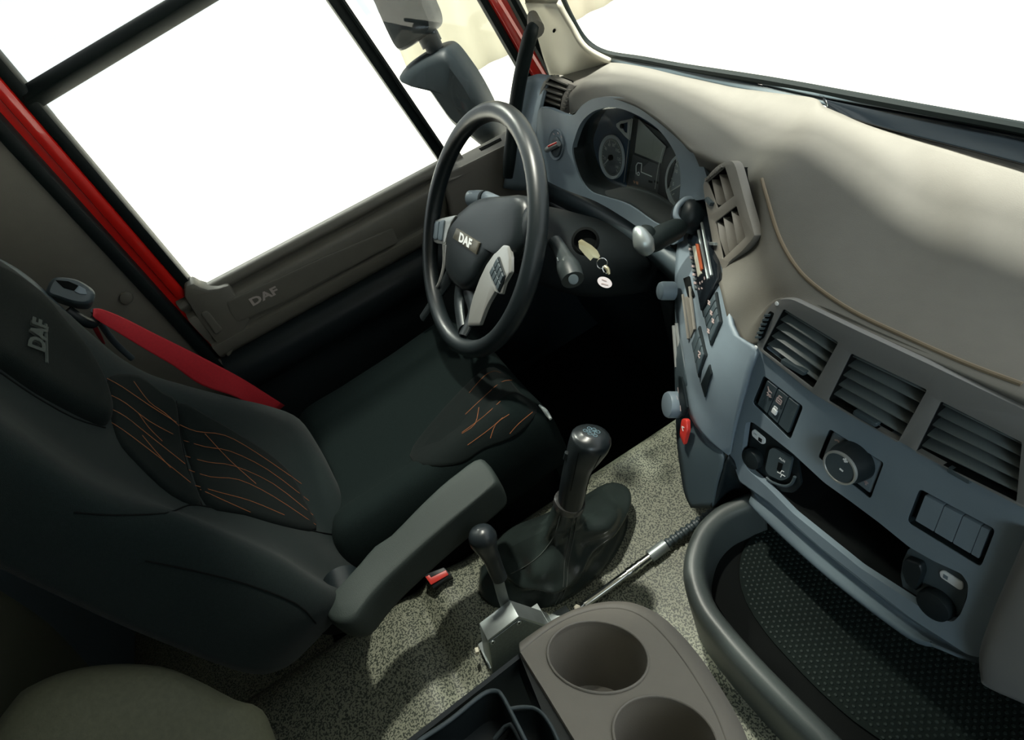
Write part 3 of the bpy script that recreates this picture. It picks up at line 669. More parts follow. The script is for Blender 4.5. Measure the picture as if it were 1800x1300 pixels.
# ---------- radio / tachograph rows
radio = thing('car_radio', ST.raw(1240, 470), 'black car radio with beige display and orange strip in the centre console', 'radio')
RQ = [(1228, 376), (1241, 373), (1264, 490), (1236, 546)]
PR = plane3(ST.raw(1238, 378), ST.raw(1262, 491), ST.raw(1236, 540)); PR = Plane(PR.o + PR.n * .004, PR.n)
RP = [(1226, 378), (1242, 374), (1264, 490), (1235, 547), (1211, 420)]
plate('bezel', PR, RP, GLOSS, radio, th=.012, bev=.0015, off=.004)
for (a, b) in (((1236, 384), (1256, 486)), ((1229, 392), (1250, 492))):
    tube('trim_strip', [PR.p(*a, .005), PR.p(*b, .005)], .0022, STEEL, radio, n=1, sides=6)
button('display', PR, [(1222, 434), (1227, 433), (1238, 482), (1232, 488)], LCD, radio, h=.001, off=.005)
button('orange_strip', PR, [(1228, 430), (1232, 430), (1240, 474), (1237, 478)], ORANGE, radio, h=.001, off=.0052)
for i in range(11):
    t = i / 10; x = 1215.5 + 11 * t; y = 432 + 74 * t
    button('radio_button', PR, [(x - 1.2, y - 2), (x + 1.5, y - 2.4), (x + 2.2, y + 2), (x - .5, y + 2.4)], PINK if i % 2 else STEEL, radio, h=.0012, off=.0045)
strokes('symbol', PR, [[(1235, 497), (1236, 501)], [(1239, 495), (1240, 498)], [(1243, 488), (1244, 493)], [(1233, 508), (1235, 510)], [(1238, 507), (1240, 509)]], .001, PINK, radio, off=.0055)

sw = thing('switch_panel', ST.raw(1252, 570), 'dark switch panel with pale symbols below the car radio', 'switch panel')
Q1 = [(1262, 512), (1271, 566), (1252, 609), (1239, 548)]; 
def stpanel(Q, par, name='panel'):
    b_ = button(name, ST, Q, BLACK, par, h=.003, r=2, off=.001); return b_
b_ = stpanel(Q1, sw)
for i in range(4): button('rocker_switch', ST, quad([(1262, 514), (1270, 565), (1253, 605), (1240, 549)], .02 + i * .245, .235 + i * .245, .06, .94), GREYD, sw, h=.003, off=.003, r=1)
for x, y in ((1253, 533), (1257, 551), (1260, 565), (1252, 583)):
    strokes('symbol', ST, [[(x - 2, y - 4), (x + 2, y - 1), (x - 2, y + 1), (x + 2, y + 4)], [(x - 2, y), (x + 2, y)]], .0009, PINK, sw, off=.0068)
sw2 = thing('switch_panel', ST.raw(1236, 620), 'dark switch panel with a single pale symbol, lower left of the four-symbol panel', 'switch panel')
stpanel([(1232, 572), (1244, 624), (1231, 664), (1219, 604)], sw2)
for i in range(3): button('rocker_switch', ST, quad([(1232, 576), (1243, 622), (1231, 660), (1220, 606)], .02 + i * .33, .31 + i * .33, .06, .94), GREYD, sw2, h=.003, off=.003, r=1)
strokes('symbol', ST, [[(1234, 618), (1238, 622), (1234, 626), (1237, 630)], [(1234, 624), (1238, 624)]], .0009, PINK, sw2, off=.0068)
button('blank_panel', ST, [(1249, 640), (1253, 656), (1241, 698), (1234, 674)], BLACK, dash, h=.002, off=.001, r=1)
# storage slots left of the radio
button('storage_slot', ST, [(1203, 490), (1213, 486), (1222, 520), (1212, 524)], BLACKM, dash, h=.001, off=.002)
for a, b in (((1204, 518), (1214, 596)), ((1216, 505), (1225, 580))):
    tube('slot_edge', [ST.p(*a, .004), ST.p(*b, .004)], .0025, TAUPE2, dash, n=1, sides=6)
button('slot_floor', ST, [(1206, 522), (1213, 520), (1224, 575), (1216, 594)], TAUPE2, dash, h=.001, off=.002)
# silhouette knobs and chrome strips on the lower face
def knob(px, py, par, rr=.019, dd=.98, hh=.026):
    o_ = at(px + 10, py, d=dd); ax = (at(px - 14, py, d=dd - .004) - o_).normalized()
    return lathe('control_knob', o_, ax, [(rr, 0), (rr, hh * .8), (rr * .93, hh * .95), (rr * .8, hh)], GREY, par, sides=30)
knob(1174, 511, dash, .016); knob(1182, 711, dash, .023, .98, .022)
for a, b in (((1184, 572), (1189, 645)), ((1189, 568), (1196, 632))):
    tube('chrome_strip', [at(*a, d=.972), at(*b, d=.965)], .003, SILVER, dash, n=1, sides=8)
button('warning_switch', Off(ST, .003), [(1205, 734), (1214, 736), (1215, 756), (1208, 781), (1201, 764)], REDP, dash, h=.005, r=4, label='red emergency switch')
strokes('symbol', ST, [[(1207, 748), (1209, 756)], [(1207, 748), (1211, 750)]], .0008, WHITE, dash, off=.0095)
gp = button('climate_panel', ST, [(1196, 660), (1202, 662), (1211, 715), (1203, 732), (1196, 700)], BLACK, dash, h=.003, off=.001)
strokes('symbol', ST, [[(1197, 680), (1198, 690)], [(1194, 695), (1197, 702)], [(1201, 712), (1202, 722)]], .0009, PINK, dash, off=.006)

# ---------- hand brake lever on the dash
pbk = thing('parking_brake_lever', at(1205, 385, d=.97), 'black hand lever with silver tip standing out of the dashboard', 'lever')
bo = at(1212, 378, d=.985); ax = (EYE - bo).normalized() * .35 + V((-.35, -.6, .5)).normalized()
lathe('mount', bo, ax, [(.030, -.02), (.030, .012), (.026, .02), (.018, .026)], BLACK, pbk)
tube('collar', [at(*q, d=.965) for q in ((1196, 392), (1188, 378), (1192, 362), (1206, 350), (1218, 352), (1222, 364))], .005, GREY, pbk)
tube('grip', [at(1203, 398, d=.95), at(1190, 402, d=.94), at(1165, 414, d=.925), at(1148, 424, d=.915), at(1130, 426, d=.91)], [.008, .017, .019, .018, .017], RUBBER, pbk, sides=18)
tube('hand_rest', [at(1119, 402, d=.905), at(1124, 410, d=.9), at(1132, 428, d=.902), at(1140, 442, d=.91)], [.006, .012, .0165, .011], STEEL, pbk, sides=16, label='silver tip of the lever')
tube('grip_neck', [at(1122, 404, d=.912), at(1134, 414, d=.912), at(1146, 436, d=.915)], [.010, .018, .012], RUBBER, pbk, sides=14)

# ================================================================== INSTRUMENT CLUSTER
PI = Plane(at(1100, 285, y=.642), (0, -.955, .296))
cl = thing('instrument_cluster', at(1100, 285, y=.65), 'oval instrument cluster with dials and display behind the steering wheel', 'instrument cluster')
# deep black surround from housing opening back to the face
rim3 = [PC.p(*p, -.004) for p in cat(RIM, 4, True)]
fr = [PC.p(*p, 0) - V((0, 1, -.12)) * -.055 for p in cat(RIM, 4, True)]
n_ = len(rim3); obj('surround', rim3 + fr, [(i, (i + 1) % n_, n_ + (i + 1) % n_, n_ + i) for i in range(n_)], BLACK, cl, ang=60)
plate('face', PI, [(1000, 200), (1040, 182), (1100, 182), (1160, 215), (1200, 270), (1225, 320), (1215, 410), (1150, 400), (1040, 350), (1000, 300)], mat('cluster_face', (.045, .085, .15), .25), cl, th=.004)
def dial(cx, cy, rad, marks, a0, name='gauge'):
    o_ = PI.p(cx, cy, .002); n = PI.n; u = V((1, 0, 0)); v = n.cross(u).normalized()
    if v.z < 0: v = -v
    g = lathe(name, o_, n, [(rad, 0), (rad, .004), (rad * .97, .006), (rad * .84, .002), (rad * .80, .0015)], mat('dial_bezel', (.8, .85, .9), .4), cl, sides=48)
    lathe('dial', o_, n, [(rad * .86, .0015), (rad * .84, .0022), (.004, .0023)], DIAL, g, sides=48)
    vs = []; fs = []
    for i in range(marks * 4 + 1):
        t = math.radians(a0 - i * (270 / (marks * 4))); l = .15 if i % 4 == 0 else .07; wd = .0010 if i % 4 == 0 else .0005
        d_ = u * math.cos(t) + v * math.sin(t); s_ = u * -math.sin(t) + v * math.cos(t); k = len(vs); b0 = o_ + n * .0028
        vs += [b0 + d_ * rad * .80 + s_ * wd, b0 + d_ * rad * .80 - s_ * wd, b0 + d_ * rad * (.80 - l) - s_ * wd, b0 + d_ * rad * (.80 - l) + s_ * wd]; fs.append((k, k + 1, k + 2, k + 3))
    obj('scale_marks', vs, fs, WHITE, g, smooth=False)
    lathe('scale_ring', o_, n, [(rad * .80, .0022), (rad * .80, .003), (rad * .775, .003), (rad * .775, .0022)], SILVER, g, sides=48)
    return g, o_, u, v, n
def numerals(g, o_, u, v, n, rad, items):
    for s, deg in items:
        t = math.radians(deg); c = o_ + (u * math.cos(t) + v * math.sin(t)) * rad
        cu = bpy.data.curves.new('t', 'FONT'); cu.body = s; cu.align_x = 'CENTER'; cu.align_y = 'CENTER'; cu.size = .0095; cu.offset = .0002; cu.resolution_u = 2
        t_ = bpy.data.objects.new('t', cu); COL.objects.link(t_); bpy.context.view_layer.update(); me = t_.to_mesh()
        vs = [c + u * q.co.x + v * q.co.y + n * .003 for q in me.vertices]; fs = [tuple(p.vertices) for p in me.polygons]
        t_.to_mesh_clear(); bpy.data.objects.remove(t_)
        obj('numeral', vs, fs, WHITE, g, smooth=False)
g, o_, u, v, n = dial(1078, 276, .0475, 7, 225)
numerals(g, o_, u, v, n, .0275, [('20', 196), ('40', 150), ('60', 115), ('80', 80), ('100', 45), ('120', 5), ('140', -35)])
t = math.radians(222); d_ = u * math.cos(t) + v * math.sin(t)
tube('needle', [o_ + n * .008, o_ + n * .006 + d_ * .036], [.0018, .0008], WHITE, g, n=1, sides=6)
lathe('needle_hub', o_ + n * .002, n, [(.006, 0), (.006, .006), (.004, .008)], BLACKM, g, sides=16)
g, o_, u, v, n = dial(1207, 322, .0560, 6, 225)
numerals(g, o_, u, v, n, .033, [('5', 196), ('10', 150), ('15', 105)])
t = math.radians(215); d_ = u * math.cos(t) + v * math.sin(t)
tube('needle', [o_ + n * .008, o_ + n * .006 + d_ * .042], [.0018, .0008], WHITE, g, n=1, sides=6)
# fan shaped small gauge
fgp = [(1086, 218), (1113, 208), (1108, 246)]
plate('fuel_gauge_frame', PI, [(1086, 217), (1094, 212), (1115, 208), (1114, 226), (1109, 246), (1102, 240), (1086, 222)], WHITE, cl, holes=[[(1092, 218), (1106, 214), (1105, 234), (1100, 232)]], th=.002, off=.004)
disc('fuel_gauge_hub', PI, 1096, 221, .005, .005, BLACKM, cl, off=.002, sides=14)
# display
dp = plate('display_frame', PI, [(1117, 204), (1200, 252), (1172, 352), (1108, 330), (1104, 318)], BLACK, cl, th=.006, off=.006)
plate('main_display', PI, [(1128, 208), (1176, 256), (1168, 286), (1121, 267)], SCREEN, dp, th=.002, off=.008)
plate('info_display', PI, [(1118, 270), (1166, 289), (1160, 348), (1107, 326)], DISPD, dp, th=.002, off=.008)
strokes('truck_symbol', PI, [[(1124, 305), (1124, 290), (1127, 285), (1134, 286), (1133, 301), (1152, 309)], [(1126, 303), (1128, 301), (1130, 303), (1129, 307), (1126, 306), (1126, 303)]], .0010, WHITE, dp, off=.009)
strokes('orange_digits', PI, [[(1120, 316), (1121, 321)], [(1124, 317), (1125, 322), (1127, 318), (1127, 323)], [(1120, 318), (1122, 319)]], .0012, mat('salmon_print', (.6, .3, .2), .5), dp, off=.009)
strokes('dark_symbol', PI, [[(1146, 317), (1153, 319)], [(1156, 317), (1163, 320)]], .0022, BLACKM, dp, off=.009)
strokes('divider_line', PI, [[(1119, 206), (1105, 318)]], .0008, SILVER, cl, off=.013)
strokes('divider_line', PI, [[(1175, 258), (1166, 292), (1160, 330)]], .0008, SILVER, cl, off=.013)
# inner hood lip (lower dark curve)
grid('lower_hood', [[PC.p(1040, 340, -.02), PC.p(1075, 333, -.035), PC.p(1100, 335, -.04), PC.p(1135, 352, -.04), PC.p(1165, 375, -.035), PC.p(1190, 400, -.02)],
    [PC.p(1036, 342, -.004), PC.p(1075, 350, -.004), PC.p(1102, 362, -.004), PC.p(1135, 380, -.004), PC.p(1165, 402, -.004), PC.p(1192, 420, -.004)]], mat('hood_grey', (.02, .024, .024), .85, spec=.2), cl, n=4, solid=.004)
plate('lens', Plane(PC.p(1100, 280, -.022), (.0, -.985, .17)), [(1000, 200), (1066, 178), (1120, 190), (1200, 250), (1205, 340), (1190, 395), (1040, 345), (1000, 290)], LENS, cl, th=.001)

# ================================================================== STEERING WHEEL
WC = V((-.645, .252, .768)); tl = math.radians(54); WN = V((0, -math.sin(tl), math.cos(tl)))
PW = Plane(WC, WN); wu = V((1, 0, 0)); wv = V((0, math.cos(tl), math.sin(tl)))
sw_ = thing('steering_wheel', WC - V((0, 0, .2)), 'black steering wheel with silver spokes in front of the driver seat', 'steering wheel')
tube('rim', [WC + wu * .226 * math.cos(a) + wv * .226 * math.sin(a) for a in [2 * math.pi * k / 24 for k in range(24)]], .0178, WHEELM, sw_, n=3, sides=18, closed=True)
PH = Plane(WC - WN * .022, WN)                    # hub lies behind the rim
hub = [(822, 368), (850, 350), (890, 345), (930, 350), (930, 420), (905, 455), (885, 448), (860, 470), (840, 500), (818, 510), (795, 488), (786, 460), (785, 425), (795, 395)]
button('hub_cover', PH, cat(hub, 4, True), WHEELM, sw_, h=.022, prof=[(1, .1), (.98, .45), (.92, .72), (.8, .9), (.55, 1), (.3, 1.02)], sink=.02)
# upper right spoke area (dark carrier)
tube('spoke', [PH.p(900, 420, -.005), PH.p(925, 400, 0), PH.p(950, 380, .015)], [.045, .035, .02], WHEELM, sw_, flat=.35, up=WN, sides=14)
tube('spoke', [PH.p(800, 470, 0), PH.p(785, 500, .004), PH.p(772, 535, .018), PH.p(763, 560, .03)], [.022, .017, .014, .012], WHEELM, sw_, flat=.5, up=WN, sides=14)
tube('spoke', [PH.p(815, 480, -.005), PH.p(808, 530, .0), PH.p(828, 580, .02)], [.03, .02, .016], WHEELM, sw_, flat=.5, up=WN, sides=14)
tube('spoke', [PH.p(800, 405, -.008), PH.p(780, 402, .0), PH.p(758, 402, .012)], [.024, .022, .018], WHEELM, sw_, flat=.4, up=WN, sides=14)
tube('spoke', [PH.p(815, 500, -.01), PH.p(832, 545, .0), PH.p(832, 590, .024)], [.026, .018, .015], WHEELM, sw_, flat=.5, up=WN, sides=14)
# silver trims
PT = Plane(WC - WN * .006, WN)
s1 = button('spoke_trim', PT, [(753, 402), (760, 391), (778, 384), (806, 378), (797, 392), (790, 410), (786, 431), (770, 428), (757, 420)], SILVER, sw_, h=.006, r=4, sink=.012, label='silver trim of the left spoke')
keyq = [(760, 391), (788, 385), (783, 426), (757, 419)]
for i in range(3): button('keypad_button', PT, quad(keyq, .03 + i * .33, .32 + i * .33, .04, .96), GREY, s1, h=.004, off=.005, r=3)
tube('trim_edge', [PT.p(786, 430, .004), PT.p(782, 465, .002), PT.p(775, 495, .003), PT.p(766, 512, .004)], [.007, .004, .0035, .003], SILVER, sw_, sides=10)
s2 = button('spoke_trim', PT, [(889, 428), (897, 430), (901, 452), (901, 478), (890, 497), (884, 518), (874, 512), (862, 532), (856, 545), (846, 572), (824, 573), (828, 545), (834, 522), (846, 490), (858, 465), (872, 445)], SILVER, sw_, h=.005, r=3, sink=.003, prof=[(1, .5), (.96, .9), (.9, 1)], label='silver trim of the lower right spoke')
kq = [(882, 450), (894, 485), (883, 515), (866, 480)]
kb_ = button('keypad', PT, kq, BLACK, s2, h=.003, off=.005, r=3)
for i in range(2):
    for j in range(4):
        button('keypad_button', PT, quad(kq, .06 + j * .23, .26 + j * .23, .08 + i * .44, .48 + i * .44), GREYD, s2, h=.003, off=.0075, r=1)
# badge
bq = [(803, 401), (845, 427), (838, 447), (797, 418)]
PBd = Plane(WC + WN * .0015, WN)
button('badge_plate', PBd, bq, mat('badge_brown', (.09, .085, .065), .35), sw_, h=.003, sink=.02)
writing('lettering', PBd, 'DAF', 820.5, 423.5, 1, .64, .019, WHITE, sw_, off=.0042, bold=.04, sx=1.3)

# ---------- steering column with its stalks
sc_ = thing('steering_column', V((-.62, .5, .5)), 'dark steering column shroud with stalks behind the steering wheel', 'steering column')
ax0 = WC - WN * .05
R = []
def crs(c, hx, hz, up):
    u_ = V((1, 0, 0)); P_ = []
    for k in range(16):
        a = 2 * math.pi * k / 16; ca, sa = math.cos(a), math.sin(a)
        P_.append(c + u_ * hx * math.copysign(abs(ca) ** .7, ca) + up * hz * math.copysign(abs(sa) ** .7, sa))
    return P_
for t_, hx, hz, sh in ((0, .055, .04, 0), (.03, .10, .055, .0), (.08, .135, .065, .02), (.15, .15, .07, .03), (.24, .14, .065, .03), (.33, .12, .06, .02)):
    R.append(crs(ax0 - WN * t_ + V((sh, 0, 0)), hx, hz, wv))
grid('shroud', R, mat('shroud_black', (.009, .012, .013), .6, bump=.15, spec=.15), sc_, n=4, closed=True)
tube('indicator_stalk', [at(905, 365, d=1.10), at(875, 354, d=1.14), at(850, 349, d=1.17), at(826, 349, d=1.19)], [.010, .011, .0165, .0165], GREY, sc_, sides=16, label='grey stalk on the door side')
lathe('stalk_ring', at(853, 350, d=1.163), (at(826, 349, d=1.19) - at(853, 350, d=1.163)), [(.0172, 0), (.0175, .003), (.0172, .006)], BLACK, sc_)
tube('wiper_stalk', [at(975, 425, d=1.0), at(984, 438, d=.985), at(993, 456, d=.965), at(1000, 472, d=.95), at(1007, 492, d=.935)], [.013, .013, .0155, .020, .019], mat('stalk_grey', (.025, .033, .034), .4), sc_, sides=18, label='dark grey stalk on the centre side')
pz = Plane(at(1008, 491, d=.922), (EYE - at(1008, 491, d=.93)))
disc('stalk_button', pz, 1008, 491, .0085, .004, GREYD, sc_, off=-.002, sides=20)
strokes('stalk_mark', Plane(at(990, 460, d=.945), (EYE - at(990, 460, d=.94))), [[(979, 452), (981, 458)], [(986, 463), (981, 470)], [(990, 481), (992, 486)]], .0009, STEEL, sc_)
disc('ignition_lock', Plane(at(1029, 424, d=.985), (EYE - at(1029, 424, d=.98))), 1029, 424, .022, .012, BLACKM, sc_, prof=[(1.1, -1), (1.1, .8), (.9, 1), (.8, .3)])

# ---------- keys
kt_ = thing('key_bunch', at(1045, 460, d=.93), 'brass ignition key with ring and round white tag in the steering lock', 'keys')
PKy = Plane(at(1038, 437, d=.935), (EYE - at(1038, 437, d=.935)))
plate('key_head', PKy, [(1022, 420), (1030, 425), (1040, 431), (1050, 440), (1055, 450), (1052, 455), (1040, 452), (1030, 449), (1019, 432), (1016, 424)], BRASS, kt_, th=.005, bev=.001, r=2)
plate('key_blade', PKy, [(1017, 428), (1029, 433), (1043, 452), (1038, 458), (1028, 448), (1018, 436)], BRASS, kt_, th=.003, off=.004)
def ring(name, cx, cy, rad, wd, m, par, dd, tilt=(0, 0, 0)):
    c = at(cx, cy, d=dd); n = (EYE - c).normalized() + V(tilt); n.normalize(); a = n.orthogonal().normalized(); b = n.cross(a)
    return tube(name, [c + (a * math.cos(t) + b * math.sin(t)) * rad for t in [2 * math.pi * k / 12 for k in range(12)]], wd, m, par, n=2, closed=True, sides=8)
ring('key_ring', 1058, 463, .0085, .0010, CHROME, kt_, .925, (.6, 0, 0)); ring('tag_ring', 1064, 474, .006, .0014, CHROME, kt_, .922, (0, .8, 0))
tube('spring_hook', [at(1062, 468, d=.922), at(1068, 473, d=.92), at(1071, 482, d=.92)], [.003, .0035, .002], BRASS, kt_)
PTg = Plane(at(1063, 496, d=.92), (EYE - at(1063, 496, d=.92)) + V((.2, 0, .2)))
plate('tag', PTg, ell(1063, 496, 13.5, 9, 25), mat('tag_white', (.72, .66, .68), .4), kt_, th=.002)
strokes('tag_print', PTg, [[(1058, 491), (1066, 494)], [(1057, 498), (1069, 501)]], .0008, PINK, kt_)

# ================================================================== GRAB HANDLE
gh = thing('grab_handle', at(893, 300, d=1.45), 'slim black curved grab handle on the windscreen pillar beside the driver door', 'handle')
tube('bar', [at(940, 44, d=1.235), at(934, 56, d=1.24), at(925, 90, d=1.27), at(914, 140, d=1.31), (at(906, 190, d=1.35)), at(900, 240, d=1.385), at(895, 285, d=1.41), at(893, 312, d=1.43)], [.011, .0155, .0165, .0165, .0165, .016, .0155, .012], RUBBER, gh, sides=14)
tube('end_collar', [at(936, 28, d=1.27), at(942, 52, d=1.24)], [.012, .019], TAUPE, gh, n=2, sides=14)

# ================================================================== SIDE MIRROR
sm = thing('side_mirror', at(790, 130, x=-1.45), 'black door mirror with two housings seen through the quarter window', 'mirror')
PM = Plane(at(780, 130, x=-1.42), (.75, -.62, .1))
MH = mat('mirror_housing', (.008, .012, .014), .5, spec=.15)
button('upper_housing', PM, cat([(640, -70), (740, -80), (752, -10), (767, 31), (765, 52), (742, 68), (722, 82), (706, 86), (690, 60), (664, 0)], 4, True), MH, sm, h=.05, sink=.05, prof=[(1, 0), (.97, .5), (.88, .85), (.7, 1)])
PGm = Plane(PM.p(660, 40, -.06), (.42, -.9, .05)); PGn = Plane(PM.p(760, 180, -.06), (.42, -.9, .05))
plate('upper_glass', PGm, cat([(600, -60), (640, -60), (663, 0), (690, 45), (712, 80), (690, 90), (672, 88), (655, 45), (618, -10)], 3, True), MIRROR, sm, th=.01)
tube('arm', [PM.p(738, 20, .0), PM.p(752, 55, .0), PM.p(768, 88, .01), PM.p(778, 110, 0)], .026, MH, sm)
tube('arm_joint', [PM.p(752, 62, .0), PM.p(760, 78, .0)], .031, MH, sm, n=1, sides=14)
button('lower_housing', PM, cat([(705, 134), (720, 111), (752, 90), (780, 79), (796, 83), (816, 107), (840, 142), (864, 188), (885, 240), (870, 262), (838, 240), (805, 214), (780, 180), (755, 145), (735, 138)], 4, True), MH, sm, h=.06, sink=.05, prof=[(1, 0), (.97, .45), (.88, .8), (.7, 1)])
plate('lower_glass', PGn, cat([(706, 136), (745, 139), (762, 152), (785, 185), (808, 216), (796, 236), (775, 234), (740, 200), (715, 160)], 3, True), MIRROR, sm, th=.01)
grid('lower_edge_trim', [[PM.p(862, 225, .02), PM.p(880, 245, .02)], [PM.p(850, 232, .03), PM.p(862, 250, .03)]], mat('mirror_red', (.35, .02, .02), .3), sm, solid=.02)

# ================================================================== DRIVER SEAT
seat = thing('driver_seat', V((-.6, -.1, 0)), 'dark fabric driver seat with orange stitching and folding armrest', 'seat')
BN = V((0, 1, .30)).normalized(); PBk = Plane((-.6, -.27, .45), BN)
far = [(-95, 400), (-20, 430), (60, 486), (130, 545), (200, 606), (250, 640), (300, 668), (380, 688), (460, 702), (510, 722), (545, 775), (575, 840), (610, 905), (645, 965)]
near = [(-110, 770), (-60, 800), (0, 838), (60, 880), (120, 915), (190, 952), (260, 990), (330, 1025), (400, 1058), (460, 1086), (520, 1108), (560, 1108), (600, 1085), (650, 1020)]
hs = [0, .02, .02, .02, .02, .025, .045, .05, .05, .05, .045, .04, .03, .0]
prf = [(0, -.075), (.03, -.03), (.08, .6), (.16, .9), (.27, .35), (.36, 0), (.5, 0), (.64, 0), (.73, .35), (.84, .9), (.93, .5), (.98, -.03), (1, -.09)]
R = []
for (a, b, h) in zip(far, near, hs):
    r = []
    for t_, q in prf: r.append(PBk.p(a[0] + (b[0] - a[0]) * t_, a[1] + (b[1] - a[1]) * t_, q if q < 0 else q * h))
    R.append(r)
bk_ = grid('backrest', R, FABRIC, seat, n=4, solid=.07)
SB = Skin(bk_, PBk)
def lobe(name, S, poly, h, m, par, prof=None, off=0, **k): return button(name, S, cat(poly, 3, True), m, par, h=h, prof=prof or [(1, 0), (.985, .4), (.95, .7), (.88, .9), (.7, 1), (.4, 1.03)], off=off, sink=.004, ang=70, **k)
# head restraint lobe
hd = lobe('headrest', SB, [(-60, 470), (0, 478), (60, 520), (110, 575), (155, 630), (185, 690), (192, 735), (178, 748), (130, 728), (60, 690), (0, 648), (-60, 610)], .022, FABRICD, seat)
SH = Skin(hd, SB)
EMB = mat('embossed_print', (.028, .038, .035), .9)
writing('lettering', SH, 'DAF', 66, 592, .22, -1, .021, EMB, hd, off=.005, th=.004, bold=.04, sx=1.35)
stroke('emboss_line', SH, [(80, 570), (82, 638)], .0022, EMB, hd, off=0, n=1)
# centre panels
cp1 = lobe('upper_insert', SB, [(192, 662), (240, 660), (285, 690), (308, 705), (314, 760), (328, 830), (352, 888), (300, 870), (240, 815), (205, 770), (190, 700)], .006, FABRICD, seat, prof=[(1, 0), (.97, .7), (.9, 1), (.4, 1)])
cp2 = lobe('lower_insert', SB, [(312, 708), (360, 730), (420, 765), (480, 805), (515, 840), (540, 890), (556, 932), (500, 925), (430, 905), (362, 888), (335, 820), (318, 760)], .008, FABRICD, seat, prof=[(1, 0), (.97, .7), (.9, 1), (.4, 1)])
S1 = Skin(cp1, SB); S2 = Skin(cp2, SB)
for l in ([(188, 665), (215, 680), (262, 712), (310, 742)], [(192, 693), (220, 708), (262, 740), (318, 770)], [(194, 718), (220, 732), (262, 765), (325, 815)], [(196, 742), (225, 762), (275, 800), (335, 848)],
          [(235, 670), (262, 706), (290, 726), (314, 748)], [(243, 726), (262, 752), (285, 775)], [(250, 765), (275, 795), (300, 822)]):
    stroke('stitching', S1, l, .0005, THREAD, cp1, off=.0004)
for l in ([(316, 746), (345, 758), (395, 765), (450, 795), (530, 850)], [(318, 772), (360, 785), (405, 793), (470, 825), (543, 880)], [(322, 800), (365, 812), (412, 819), (480, 850), (550, 905)], [(330, 825), (370, 838), (420, 843), (480, 872), (555, 922)],
          [(340, 852), (385, 865), (440, 880), (500, 905)], [(360, 762), (405, 810), (450, 850)], [(352, 860), (395, 880), (440, 900)]):
    stroke('stitching', S2, l, .0005, THREAD, cp2, off=.0004)
# seams of the backrest
for l in ([(310, 705), (316, 760), (330, 825), (355, 888)], [(0, 655), (60, 696), (130, 735), (185, 752)], [(130, 900), (200, 905), (290, 902), (330, 888), (362, 890), (440, 905), (560, 935), (640, 945)], [(255, 985), (330, 1000), (430, 1025), (520, 1060), (555, 1095)]):
    stroke('seam', SB, l, .0012, BLACKM, seat, off=.0004)
# plastic shell edge behind the head
tube('shell_edge', [PBk.p(-60, 420, -.03), PBk.p(10, 448, -.03), PBk.p(60, 480, -.03), PBk.p(110, 520, -.035), PBk.p(170, 570, -.04)], .018, GREYD, seat)
# cushion
R = []
cx0, cx1 = -.845, -.365
for y, zt, w_ in ((-.30, .40, 0), (-.26, .47, 0), (-.15, .478, 0), (-.02, .485, 0), (.08, .495, 0), (.14, .50, .005), (.18, .485, .015), (.20, .45, .03), (.20, .40, .04)):
    r = []
    for t_, q in ((0, -.14), (0, -.06), (.03, .0), (.10, .03), (.2, .02), (.28, 0), (.5, -.004), (.72, 0), (.8, .02), (.9, .03), (.97, .0), (1, -.06), (1, -.14)):
        e = 1 if y < .15 else .3
        r.append((cx0 + w_ + (cx1 - cx0 - 2 * w_) * t_, y, zt + q * (e if q > 0 else 1)))
    R.append(r)
cu_ = grid('cushion', R, mat('seat_fabric_shaded', (.0055, .010, .0098), .92, bump=.7, bscale=1300, var=.12, vscale=300, spec=.08), seat, n=4, solid=.04)  # darker copy of the seat fabric, the cushion's shade is in its colour
SCu = Skin(cu_, Plane((-.6, 0, .49), (0, 0, 1)))
ci = lobe('cushion_insert', SCu, [(830, 665), (860, 645), (885, 655), (915, 690), (945, 715), (930, 745), (900, 770), (850, 790), (810, 815), (760, 820), (720, 800), (760, 740)], .004, FABRICD, seat, prof=[(1, 0), (.97, .7), (.9, 1), (.4, 1)])
SCi = Skin(ci, SCu)
for l in ([(825, 690), (850, 662), (868, 652), (880, 655)], [(818, 728), (850, 698), (880, 672), (900, 668)], [(812, 760), (850, 732), (885, 700)], [(822, 782), (868, 748), (906, 712)], [(896, 762), (912, 744), (936, 724)], [(812, 762), (835, 745), (842, 716)], [(862, 770), (872, 745), (895, 728)]):
    stroke('stitching', SCi, l, .0006, THREAD, ci, off=.0004)
tube('cushion_lever', [at(948, 712, d=1.14), at(958, 722, d=1.125), at(968, 736, d=1.11)], [.002, .005, .003], mat('pale_plastic', (.5, .55, .54), .4), seat)
# base with suspension cover
R = []
for z, s_ in ((.01, 1), (.15, .97), (.28, .94), (.36, 1.0)):
    R.append([(-.605 + sx * .205 * s_, -.05 + sy * .22 * s_, z) for sx, sy in ((-1, -1), (0, -1.02), (1, -1), (1.02, 0), (1, 1), (0, 1.02), (-1, 1), (-1.02, 0))])
grid('suspension_base', R, BLACKM, seat, n=4, closed=True)
box('seat_pan', (-.82, -.28, .34), (-.39, .16, .42), BLACKM, seat, bev=.02)
